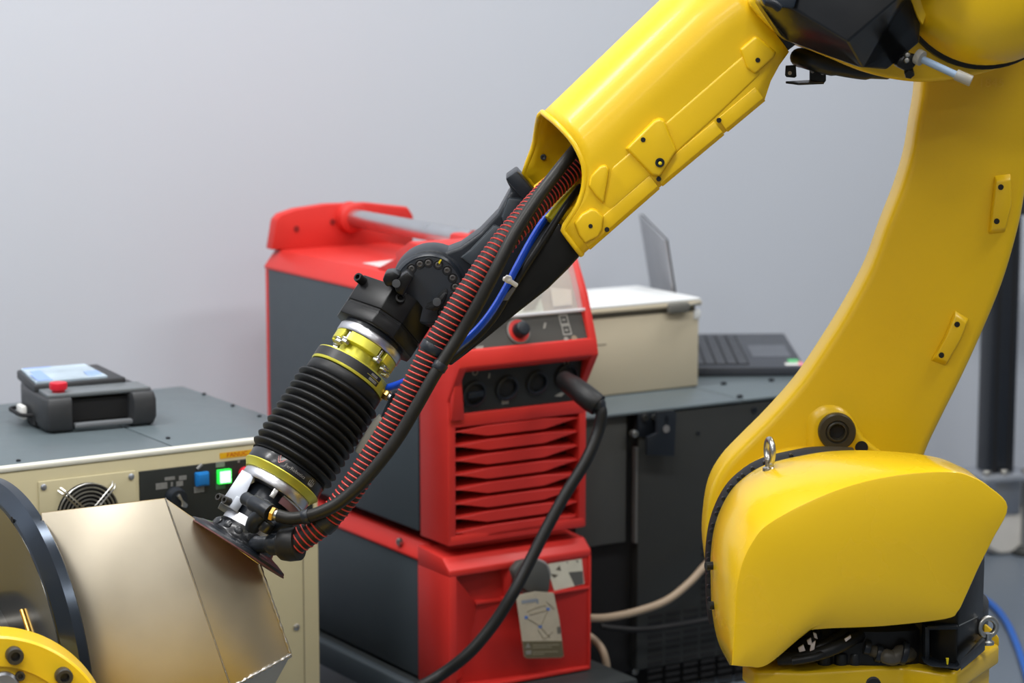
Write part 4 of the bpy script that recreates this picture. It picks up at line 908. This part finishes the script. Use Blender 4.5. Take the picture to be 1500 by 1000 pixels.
# raised ribs around two pockets
rimm = mat('pocket_edge_black', (.030, .036, .042), .3)
for pts in ([(745, 290), (735, 318), (738, 330), (770, 300), (776, 292)], [(724, 330), (690, 366), (676, 376), (700, 396), (740, 352), (748, 340)]):
    q = [P(a, b_, 3.509) for a, b_ in pts]; obj('wrist_pocket', MB().prism([p - BACK * .004 for p in q], BACK * .006), mat('pocket_lit_grey', (.040, .050, .060), .42) if 'pocket_lit_grey' not in MATS else MATS['pocket_lit_grey'], wrist, bev=.002)  # pocket colour lifted above the casting's black to look lit
    obj('pocket_rim', MB().tube(q + [q[0]], .0016, 8), rimm, wrist)
jd = P(627.5, 424, 3.502)
hub = obj('wrist_joint', MB().lathe(jd, -BACK, [(.0545, -.08), (.0545, -.014), (.0525, -.004), (.0495, 0), (.0480, 0), (.0475, -.001), (.030, -.001), (.0001, -.001)], 56), BLK, ROB, ang=35)
obj('joint_face', MB().lathe(jd, -BACK, [(.0478, -.002), (.0478, .0002), (.0001, .0004)], 56), mat('joint_face_lit', (.028, .033, .040), .42), hub)  # paler than the joint's black: the lit look is in the colour
for a in (128, 108, 90, 68, 46, 26, 6, -14, 150, 172, 195, -36, -60, 220):
    c = jd + Vector((math.cos(R(a)), 0, math.sin(R(a)))) * .0395
    obj('joint_screw', MB().capscrew(c + BACK * .0008, -BACK, .0044, .0028, 14), mat('screw_grey', (.085, .08, .075), .35) if 'screw_grey' not in MATS else MATS['screw_grey'], hub)
    obj('counterbore', MB().ringtorus(c - BACK * .0002, BACK, .0062, .0011, 18, 5), DARK, hub)
obj('paint_mark', MB().prism([P(642, 384, 3.498), P(644, 381, 3.498), P(645.5, 379.5, 3.498), P(647, 381, 3.498), P(645, 384, 3.498), P(643.5, 387, 3.498)], BACK * .002), SEALM, hub)
obj('wrist_shoulder', MB().lathe(P(632, 422, 3.515), BACK, [(.049, -.006), (.056, -.002), (.060, .008), (.060, .07)], 48), BLK, wrist)
# ================================================================== sanding tool on the wrist
TY = 3.37; C0 = P(348, 801, TY)
d0 = ray(440, 650).normalized(); toc = -d0
Ui = (UP - d0 * UP.dot(d0)).normalized(); Ri = (RT - d0 * RT.dot(d0)).normalized()
ti = Ri * .543 + Ui * .84
TU = (ti * .980 - toc * .199).normalized()          # up the tool, towards the robot
TBv = (Ri * .84 - Ui * .543).normalized(); TBv = (TBv - TU * TBv.dot(TU)).normalized()
TD = TBv.cross(TU).normalized()
if TD.dot(toc) < 0: TD = -TD
S = (C0 - CP).dot(FW) / F; 
def T(t, b=0., d=0.): return C0 + TU * (t * S / .98) + TBv * (b * S) + TD * (d * S)
def ta(r, a, t): return T(t, r * math.sin(R(a)), r * math.cos(R(a)))       # a = 0 faces the camera, + to the right
PUv = (ti * .9975 - toc * .07).normalized()
def pl_(prof, n=56): return MB().lathe(T(0), PUv, [(r * S if r > .01 else .0001, t * S) for r, t in prof], n, ref=TD)
def tl(prof, n=56): return MB().lathe(T(0), TU, [(r * S if r > .01 else .0001, t * S / .98) for r, t in prof], n, ref=TD)
TOOL = thing('sanding_tool', 'compliant sanding head with ribbed black bellows hanging from the robot wrist', 'sander', T(0))
# clamp block bolted to the robot flange: chamfered square in two layers
def oct_(k, t): return [ta(66 * k, a, t) for a in (-73, -13, 22, 76, 107, 167, 202, 256)]
obj('clamp_lower_plate', MB().loft([oct_(1, 371), oct_(1, 392)]), BLKA, TOOL, bev=.0015)
obj('clamp_gap', MB().loft([oct_(.96, 391), oct_(.96, 397)]), DARK, TOOL)
cb = obj('clamp_block', MB().loft([oct_(1, 396), oct_(1, 438)]), BLKA, TOOL, bev=.0015)
for a, t in ((-70, 428), (3, 424)):
    d = (ta(70, a - 12, t) - T(t)).normalized() * .6 + toc * .5; d.normalize(); c = ta(60, a, t)
    o = obj('clamp_screw', MB().capscrew(c, d, .0072, .018, 18), BLKA, TOOL)
for sgn, a0 in ((-1, -50), (1, 48)):
    pass
lug = [(578, 420), (582, 408), (590, 402), (596, 398), (606, 406), (594, 428), (590, 434), (580, 428)]
obj('clamp_lug', MB().prism(poly(lug, 3.45), BACK * .05), BLKA, TOOL, bev=.003)
obj('clamp_lug', MB().prism(poly([(560, 410), (564, 400), (576, 398), (586, 403), (578, 418), (566, 420)], 3.45), BACK * .05), BLKA, TOOL, bev=.003)
obj('clamp_lug', MB().prism(poly([(634, 446), (640, 438), (650, 428), (656, 430), (652, 442), (646, 452), (634, 456), (622, 452)], 3.445), BACK * .05), BLKA, TOOL, bev=.003)
for px, py in ((580.5, 415), (640, 442)):
    obj('lug_pin', MB().lathe(P(px, py, 3.445), -BACK, [(.006, 0), (.006, .002), (.0001, .0025)], 18), mat('pin_grey', (.07, .075, .08), .3) if 'pin_grey' not in MATS else MATS['pin_grey'], TOOL)
obj('flange_saddle', MB().prism(poly([(600, 420), (612, 452), (640, 480), (660, 470), (670, 440), (640, 420)], 3.515), BACK * .06), BLKA, TOOL, bev=.006)
# rings
obj('spacer_ring', tl([(47, 360), (50, 362), (50, 372), (47, 373)]), BLK, TOOL)
obj('upper_ring', tl([(46, 351), (52, 351.5), (53, 353), (53, 363.5), (52, 365), (46, 365)], 72), ALU, TOOL)
fl = obj('yellow_flange', tl([(30, 312), (34, 316), (35, 336), (35, 345)]), LIME, TOOL)
for k, (a0, a1) in enumerate(((-86, -52), (-38, 22), (36, 84), (98, 158), (172, 232), (246, 262))):
    seg = [R(a0 + (a1 - a0) * q / 8) for q in range(9)]
    def ringat(t, r0=30, r1=52): return [ta(r0, math.degrees(s_), t) for s_ in seg] + [ta(r1, math.degrees(s_), t) for s_ in reversed(seg)]
    obj('flange_lobe', MB().loft([ringat(336), ringat(351)]), LIME, fl, bev=.0008, seg=1)
for a in (-62, -45, 29, 57, 91, 165, 239):
    c = ta(45, a, 334)
    obj('flange_bolt', MB().cyl(ta(45, a, 350), c, .0030, 10), CHR, fl)
    nut = obj('hex_nut', MB().hexnut(ta(45, a, 337 if a in (29, -45) else 335), -TU, .0066, .0062), CHR, fl)
    obj('nut_washer', MB().cyl(ta(45, a, 338.5 if a in (29, -45) else 336), ta(45, a, 336.5 if a in (29, -45) else 334.5), .0075, 16), CHR, nut)
lr = obj('label_ring', tl([(40, 313), (59, 316), (61, 315), (61.5, 296), (60.5, 294.5), (50, 294)], 72), LIME, TOOL)
seg = [-100 + 145 * q / 40 for q in range(41)]
def band(t0, t1, r, s_): return MB().loft([[ta(r, a, t) for a in s_] for t in (t0, t1)], False, False, False)
obj('black_label', band(298.5, 313.2, 61.6, seg), mat('label_black', (.014, .014, .014), .4), lr)
obj('label_rule', band(305.6, 306.2, 61.75, [20 + 24 * q / 8 for q in range(9)]), LIME, lr)
for a0, a1, t0, t1 in ((26, 38, 307.5, 311), (26, 41, 300, 304)):
    obj('label_block', band(t0, t1, 61.72, [a0 + (a1 - a0) * q / 6 for q in range(7)]), mat('label_grain', (.20, .20, .19), .5, var=.9, nscale=900) if 'label_grain' not in MATS else MATS['label_grain'], lr)
a = ta(61, 74, 303); c = ta(77, 74, 303)
ff_ = obj('brass_port', MB().hexnut(a, (c - a).normalized(), .0085, .009), BRASS, TOOL)
obj('port_sleeve', MB().cyl(a, a + (c - a) * 1.0, .0062, 16), CHR, ff_)
# bellows
prof = [(52, 136), (62, 137)]
nb_ = 11; t0, t1 = 141, 276
for k in range(nb_):
    c = t0 + (t1 - t0) * (k + .5) / nb_; h = (t1 - t0) / nb_
    prof += [(58.5, c - h * .5), (62.5, c - h * .36), (66.8, c - h * .12), (68, c + h * .02), (67, c + h * .16), (62.5, c + h * .34)]
prof += [(58.5, t1), (61, t1 + 2), (61, 292), (58, 294), (50, 295)]
obj('bellows', tl(prof, 72), RUB, TOOL, ang=70)
# lower rings
lc = obj('lower_collar', tl([(52, 119), (60, 119), (60.5, 121), (60.5, 135), (59, 137), (52, 137)], 72), BLKG, TOOL)
obj('lower_yellow_ring', tl([(54, 107), (56, 107.5), (57, 110), (61.5, 116), (62.5, 117.5), (62, 119), (54, 119.5)], 72), LIME, TOOL, ang=50)
lowr = obj('lower_ring', tl([(40, 92), (53, 92), (54, 93.5), (54, 106), (53, 107.5), (40, 107.5)], 72), ALU, TOOL)
def onring(r, t, a0):
    return lambda u, v: ta(r, a0 + math.degrees(u * 1.0 / (r * S)), t + v / S)
lettering('lettering', 'FerRobotics', .0072, onring(60.8, 127, 10), TXT, lc)
sw = MB()
for k in range(2):
    sw.loft([[ta(60.8, -21 + q * 2.0 + k * 2, 133 - 8 * math.sin(q / 5 * math.pi) - q * .2 + w + k * 2) for q in range(6)] for w in (0, 1.6)], False, False, False)
obj('swoosh_mark', sw, PINKT, lc)
hm = MB()
for (a, t, w, h) in ((36, 127, 1.2, 7), (39, 129, 1.2, 8), (42, 129, 1.2, 8), (45, 127, 1.2, 7), (40, 124, 8, 3)):
    hm.loft([[ta(60.8, a - w / 2, tt), ta(60.8, a + w / 2, tt)] for tt in (t - h / 2, t + h / 2)], False, False, False)
obj('hand_mark', hm, mat('dim_print', (.25, .25, .24), .6), lc)
# side bracket, motor, lower block
def tb(t, b_, d): return T(t, b_, d)
def tbox(lo, hi): return MB().hexa([tb(lo[0], lo[1], lo[2]), tb(lo[0], hi[1], lo[2]), tb(lo[0], hi[1], hi[2]), tb(lo[0], lo[1], hi[2]), tb(hi[0], lo[1], lo[2]), tb(hi[0], hi[1], lo[2]), tb(hi[0], hi[1], hi[2]), tb(hi[0], lo[1], hi[2])])
br = obj('side_bracket', tbox((36, -56, -28), (93, -40, 30)), ALUM, TOOL, bev=.001)
obj('bracket_edge', MB().hexa([tb(40, -40, 24), tb(40, -28, 30), tb(40, -28, 36), tb(40, -56, 30), tb(93, -40, 24), tb(93, -36, 30), tb(93, -36, 36), tb(93, -56, 30)]), ALUM, br, bev=.0008)
obj('bracket_foot', tbox((36, -42, 5), (56, -28, 36)), ALUM, br, bev=.0008)
for b_ in (-58, -48):
    obj('bracket_screw', MB().capscrew(tb(44, b_ + 2, 22 if b_ < -50 else 30), (TBv * -.65 + TD * .7 - TU * .25).normalized(), .0056, .012, 16), mat('dark_screw_metal', (.06, .058, .055), .35, .5) if 'dark_screw_metal' not in MATS else MATS['dark_screw_metal'], br)
obj('motor', tl([(30, 26), (36, 30), (38, 60), (36, 84), (30, 94)], 40), BLK, TOOL)
obj('lower_block', tl([(38, 24), (43, 25), (43, 38), (40, 39), (30, 40)], 48), ALU, TOOL)
# curved cover strip on the right with pale edge
seg = [18 + 64 * q / 16 for q in range(17)]
cs = MB().loft([[ta(r, a, t) for a in seg] for r, t in ((50, 78), (50, 90), (47, 90), (47, 78))], False, False, False); cs.loft([[ta(50, a, 78) for a in seg], [ta(47, a, 78) for a in seg]], False, False, False)
co = obj('guard_strip', cs, mat('maroon_strip', (.17, .085, .09), .4), TOOL)
obj('strip_edge', MB().tube([ta(50, a, 90) for a in seg], .0014, 6), ALU, co)
obj('strip_clip', tbox((78, -2, 46), (92, 6, 52)), CHR, co, bev=.001)
# sander body, pad and disc
obj('sander_body', pl_([(30, 36), (40, 30), (46, 24), (50, 20), (52, 12), (58, 10), (66, 8), (70, 5)], 56), BLKG, TOOL, ang=50)
for a in (-58, -36, -14, 8, 30):
    obj('body_tab', MB().lathe(ta(49, a, 14), (ta(60, a, 14) - ta(49, a, 14)), [(.006, 0), (.006, .004), (.004, .005), (.0001, .005)], 14), mat('tab_black', (.025, .027, .03), .25) if 'tab_black' not in MATS else MATS['tab_black'], TOOL)
pd_ = obj('sanding_pad', pl_([(.001, 5), (68, 7), (79, 3), (80, 1), (80, -1), (.001, -1)], 72), BLK, TOOL)
obj('abrasive_disc', pl_([(.001, -1), (81.5, -1), (81.5, -3), (.001, -3)], 72), MAR, pd_)
DY = -.045
def PT(px, py, Y): return P(px, py, Y + DY)
# air inlet: elbow, brass ferrule
ec = [PT(372, 745, 3.345), PT(384, 742, 3.335), PT(392, 749, 3.328), PT(398, 752, 3.325)]
el = obj('inlet_elbow', MB().tube(crom([PT(360, 730, 3.37), PT(372, 737, 3.35), PT(384, 744, 3.335), PT(396, 751, 3.325)], 6), [.0095] * 6 + [.012] * 7 + [.0125] * 6, 16), BLK, TOOL)
obj('elbow_body', MB().tube(crom([PT(392, 738, 3.345), PT(384, 752, 3.335), PT(374, 762, 3.34), PT(370, 772, 3.35)], 5), [.012] * 6 + [.011] * 10, 14), BLK, el)
obj('elbow_cap', MB().cyl(PT(386, 778, 3.335), PT(394, 764, 3.335), .010, 16), BLKG, el, bev=.002)
obj('brass_ferrule', MB().hexnut(PT(397, 751.5, 3.325), (PT(406, 755, 3.322) - PT(397, 751.5, 3.325)).normalized(), .0105, .0065), BRASS, TOOL)
obj('steel_ferrule', MB().cyl(PT(401, 753, 3.324), PT(409, 756, 3.32), .0078, 18), CHR, TOOL)
obj('exhaust_muffler', MB().tube([PT(400, 775, 3.36), PT(412, 772, 3.35), PT(425, 769, 3.34), PT(435, 767, 3.335)], [.012, .0135, .0135, .011], 18), BLK, TOOL)
nz = obj('dust_nozzle', MB().tube(crom([PT(352, 787, 3.40), PT(375, 797, 3.37), PT(395, 797, 3.345), PT(412, 796, 3.335), PT(421, 796, 3.33)], 5), [.008] * 5 + [.012] * 6 + [.016] * 5 + [.021] * 5, 20), BLK, TOOL, ang=60)
obj('nozzle_cuff', MB().tube([PT(408, 797, 3.336), PT(414, 797, 3.334), PT(424, 796.5, 3.33), PT(438, 795, 3.325)], [.017, .0225, .0245, .0245], 24), RUB, nz, bev=.001)
# grey muffler behind the hose and its black tube
obj('grey_silencer', MB().tube([P(527, 664, 3.44), P(533, 656, 3.44), P(556, 620, 3.44), P(562, 612, 3.44)], [.009, .0105, .0105, .009], 18), mat('silencer_grey', (.20, .195, .165), .55), TOOL)
obj('silencer_tube', MB().tube(crom([P(560, 616, 3.44), P(572, 590, 3.435), P(580, 575, 3.42)], 5), .0045, 10), BLK, TOOL)

# ================================================================== hoses along the arm
def spiral(path, r, pitch, rt, n=12):
    fr = frames(path); L = [0]
    for a, b_ in zip(path, path[1:]): L.append(L[-1] + (b_ - a).length)
    tot = L[-1]; m = int(tot / pitch * n); out = []; k = 0
    for i in range(m + 1):
        s_ = tot * i / m
        while k < len(L) - 2 and L[k + 1] < s_: k += 1
        f_ = (s_ - L[k]) / max(1e-9, L[k + 1] - L[k]); p = path[k].lerp(path[k + 1], f_)
        u = fr[k][1].lerp(fr[k + 1][1], f_).normalized(); w = fr[k][2].lerp(fr[k + 1][2], f_).normalized()
        a = 2 * math.pi * i / n; out.append(p + (u * math.cos(a) + w * math.sin(a)) * r)
    return out
vp = [(430, 796, 3.327), (447, 785, 3.322), (470, 768, 3.318), (494, 744, 3.314), (520, 709, 3.31), (548, 666, 3.31), (578, 618, 3.31), (606, 567, 3.31), (632, 517, 3.31), (662, 467, 3.31), (697, 413, 3.315), (736, 358, 3.33), (776, 310, 3.36), (812, 272, 3.40), (846, 240, 3.43), (880, 212, 3.445), (925, 178, 3.45)]
vpath = crom([P(p[0], p[1], p[2] + DY * max(0, 1 - k / 10)) for k, p in enumerate(vp)], 8)
vh = thing('vacuum_hose', 'black vacuum hose with red spiral rib running from sander into the yellow forearm', 'hose', P(632, 517, 3.31))
obj('hose_wall', MB().tube(vpath, .0172, 20), mat('hose_black', (.010, .0095, .0095), .5, spec=.35), vh)
obj('spiral_rib', MB().tube(spiral(vpath, .0174, .0076, .0012, 16), .0012, 5), REDS, vh, ang=60)
def tie(path, i, r, w, nm, par):
    a, b_ = path[i], path[i + 1]; d = (b_ - a).normalized(); return obj(nm, MB().lathe(a, d, [(r, -w), (r + .0006, -w * .8), (r + .0006, w * .8), (r, w)], 28), BLK, par)
tie(vpath, 18, .0190, .0080, 'hose_clip', vh)
tie(vpath, 65, .0192, .0062, 'cable_tie', vh)
ap = [(407, 755, 3.32), (425, 759, 3.31), (446, 757, 3.30), (470, 750, 3.29), (498, 735, 3.284), (528, 709, 3.28), (556, 677, 3.278), (584, 639, 3.278), (612, 592, 3.28), (634, 553, 3.283), (654, 521, 3.286), (676, 487, 3.288), (702, 442, 3.29), (728, 392, 3.295), (754, 342, 3.31), (788, 289, 3.34), (816, 252, 3.375), (842, 220, 3.405), (868, 192, 3.43), (910, 152, 3.44)]
apath = crom([P(p[0], p[1], p[2] + DY * max(0, 1 - k / 11)) for k, p in enumerate(ap)], 8)
ah = thing('air_hose', 'smooth black rubber air hose tied along the red and black vacuum hose', 'hose', P(612, 592, 3.28))
obj('hose_wall', MB().tube(apath, .0090, 16), RUBH, ah)
tie(apath, 17, .0100, .0050, 'hose_clip', ah)
tie(apath, 76, .0100, .0055, 'cable_tie', ah)
# blue tube with a white tie
bp = [(566, 568, 3.475), (582, 563, 3.46), (602, 554, 3.42), (630, 535, 3.37), (660, 512, 3.345), (690, 491, 3.345), (716, 462, 3.35), (738, 427, 3.36), (757, 391, 3.37), (777, 354, 3.385), (800, 318, 3.41), (818, 302, 3.44), (850, 272, 3.46)]
bt = thing('blue_tube', 'bright blue pneumatic tube lying in the black wrist trough', 'tube', P(738, 427, 3.36))
bpath = crom([P(*p) for p in bp], 8)
obj('tube_wall', MB().tube(bpath, .0052, 14), BLUH, bt)
c = P(746, 412, 3.352)
tw = obj('cable_tie', MB().tube([P(738, 408, 3.352), P(746, 411, 3.346), P(757, 418, 3.352)], .0036, 8), NYL, bt, bev=.0008)
obj('tie_head', MB().prism(poly([(738, 408), (742, 403), (749, 405), (751, 411), (747, 416), (740, 414)], 3.345), BACK * .008), NYL, tw, bev=.0015)
obj('tie_tail', MB().prism(poly([(744, 440), (753, 426), (757, 420), (750, 421), (741, 432), (736, 440)], 3.358), BACK * .003), mat('tie_tail_grey', (.12, .12, .12), .4), tw)
# thin dark cable at the trough edge with connector
dp = [(660, 528, 3.37), (690, 502, 3.36), (720, 470, 3.365), (742, 436, 3.37), (772, 388, 3.372), (800, 346, 3.38), (826, 306, 3.40), (848, 276, 3.43), (872, 250, 3.45)]
tag(obj('signal_cable', MB().tube(crom([P(*p) for p in dp], 8), .0052, 12), RUB), 'thin black cable beside the blue tube in the wrist trough', 'cable')
b = MB().tube(crom([P(*p) for p in ((804, 322, 3.40), (826, 296, 3.415), (848, 272, 3.44), (870, 250, 3.455))], 6), .0075, 12)
tag(obj('yellow_cable', b, mat('yellow_sheath', (.66, .58, .01), .4)), 'short yellow cable entering the forearm mouth below the spiral hose', 'cable')

# ================================================================== workpiece
Bq = PL(242, 729, T(-3), TU); Eq = P(380, 834, Bq.y + .07)
Eq = PL(378, 826, T(-3), TU)
print('B', Bq, 'E', Eq, 'pad', C0)
YBq = Bq.y
Aq = P(60, 750.5, YBq - .025); Cq = P(336, 1000, YBq - .038); Eq = P(380, 826, YBq + .032)
down = Cq - Bq; Hq = Bq + down * 1.20                      # lower end of the shared edge
n1 = (Aq - Bq).cross(Cq - Bq).normalized(); n2 = (Eq - Bq).cross(Cq - Bq).normalized()
Gq = PL(426, 959, Bq, n2); H2 = PL(353, 1000.5, Bq, n2)
DAX = Vector((math.cos(R(34)), math.sin(R(34)), 0))        # axis of the positioner
DN = -DAX
a1 = Aq
Dq = PL(124, 1000, Bq, n1); ld_ = n1.cross(DAX).normalized(); ld_ = ld_ if ld_.z < 0 else -ld_; Dl = Aq + ld_ * .36
Ax, Dx = a1, Dl
inn = -(n1 if n1.dot(FW) < 0 else -n1)
ins = DAX * 0
deep = Vector((.10, .26, -.05))
wk = thing('workpiece', 'faceted welded steel box clamped to the dark turning plate under the sander', 'metal workpiece', (Bq + Cq) / 2)
th = .004
def plate(nm, pts, m, bev=.0012):
    n = (pts[1] - pts[0]).cross(pts[2] - pts[0]).normalized()
    if n.dot(FW) < 0: n = -n
    return obj(nm, MB().prism(pts, n * th), m, wk, bev=bev)
Hb = H2 = Bq + down * ((H2 - Bq).length / down.length)
plate('front_plate', [Ax, Bq, Hq, Dx], STEEL)
Ktop = Bq + (Aq - Bq) * 1.0
plate('end_plate', [Bq, Eq, Gq, Hb], STEEL)
up_b = Vector((.03, .25, .02))
topb = [Ax, Bq, Eq, Eq + Vector((-.20, .16, -.02)), Ax + Vector((.10, .26, .0))]
# top plate: lies in the plane of the sanding disc
def onpad(p, q): return p
obj('top_plate', MB().prism([Ax, Bq, Eq, Eq + (Aq - Bq) * .9], (0, 0, -.004)), STEEL, wk)
Gb = Gq + Vector((-.055, .02, -.13)); Hb2 = Hb + (Hq - Bq).normalized() * .02
obj('bottom_plate', MB().prism([Hb, Gq, P(399, 1008, Gq.y + .22), P(300, 1060, Gq.y + .22)], (-.004, .004, 0)), STEEL, wk)
obj('rear_plate', MB().prism([Eq, Gq, P(399, 1008, Gq.y + .22), Eq + Vector((-.12, .20, -.05))], (-.004, .004, 0)), STEEL, wk)
def bead(nm, a, b_, r, n=14, j=.25):
    pts = [a.lerp(b_, k / n) for k in range(n + 1)]; random.seed(3); obj(nm, MB().tube(pts, [r * (1 + random.uniform(-j, j)) for _ in pts], 8), WELD, wk, ang=60)
bead('weld_seam', Bq, Hq, .0013, 60, .06); bead('weld_seam', Hb, Gq, .0028, 30, .5); bead('weld_seam', Gq, Eq, .0022, 24, .4)

# ---- positioner: turning plate, hub, yellow flange
pc0 = PL(18, 994, Aq + DAX * .004, DAX)
RD = .298
ps = thing('positioner', 'workpiece positioner with dark round turning plate and yellow bolted flange at left edge', 'positioner', (pc0.x, pc0.y, 0))
obj('turning_plate', MB().lathe(pc0, DN, [(.0001, 0), (RD - .002, 0), (RD, .002), (RD, .016), (RD - .016, .032), (RD - .020, .033), (.0001, .033)], 128), GUN, ps, ang=25)
obj('plate_face', MB().lathe(pc0 + DN * .0325, DN, [(RD - .021, 0), (RD - .021, .001), (.0001, .001)], 96), mat('polished_dark_steel', (.24, .225, .19), .16, 1, var=.1, nscale=6), ps)
def onp(px, py, off): return PL(px, py, pc0 + DN * off, DN)
obj('plate_hole', MB().lathe(onp(18, 761, .0337), DN, [(.0045, 0), (.0045, .0006), (.0001, .0006)], 16), DARK, ps)
obj('plate_hub', MB().lathe(pc0 + DN * .033, DN, [(.128, 0), (.128, .05), (.122, .056), (.0001, .056)], 64), BLKG, ps)
obj('index_pin', MB().tube([onp(31, 893, .036), onp(43, 930, .036)], .0028, 8), BRASS, ps)
fx = Vector((.22, -.965, .12)).normalized(); fc = P(-10, 1108, 3.02)
fl2 = obj('yellow_flange', MB().lathe(fc, fx, [(.157, -.09), (.157, -.004), (.154, 0), (.118, 0), (.117, -.006), (.06, -.006), (.0001, -.006)], 96), YEL, ps, ang=30)
for px, py, r, h in ((20, 958, .0112, .018), (92, 988.5, .0112, .018), (29, 989, .0062, .008), (-60, 960, .0112, .018)):
    c = PL(px, py, fc, fx); obj('flange_bolt', MB().capscrew(c, (fx + Vector((.12, 0, -.04))).normalized(), r, h, 20), mat('bolt_black', (.03, .028, .024), .4) if 'bolt_black' not in MATS else MATS['bolt_black'], fl2)
obj('flange_cap', MB().lathe(PL(6, 1006, fc, fx), fx, [(.020, -.004), (.020, .006), (.017, .009), (.0001, .009)], 28), mat('cap_grey', (.22, .23, .25), .4, .6), fl2)
obj('flange_dish', MB().lathe(fc + fx * -.005, fx, [(.085, -.002), (.085, .004), (.06, .006), (.0001, .006)], 64), YEL, fl2)
# yellow gearbox body, unseen beyond the left edge, placed to be reflected; its pedestal
gx = -fx
obj('gearbox', MB().lathe(fc + gx * .085, gx, [(.150, 0), (.150, .05), (.10, .06)], 48), YEL, ps)
fp = Frame((fc.x - .34, fc.y + .12, 0), R(10))
obj('unseen_bed_beam', MB().box(lambda x, y, z: Vector((fc.x + x, fc.y + y, z)), (.17, -.60, .10), (.72, .0, .42)), YEL, ps, bev=.02)  # beam and foot added below view so the workpiece reflects yellow
obj('unseen_bed_foot', MB().box(lambda x, y, z: Vector((fc.x + x, fc.y + y, z)), (.14, -.50, 0), (.58, -.06, .10)), YEL, ps, bev=.006)
obj('gearbox_body', MB().box(fp, (-.12, -.05, .05), (.16, .13, .75)), YEL, ps, bev=.02)
obj('pedestal', MB().box(fp, (-.14, -.10, 0), (.25, .14, .06)), YEL, ps, bev=.006)
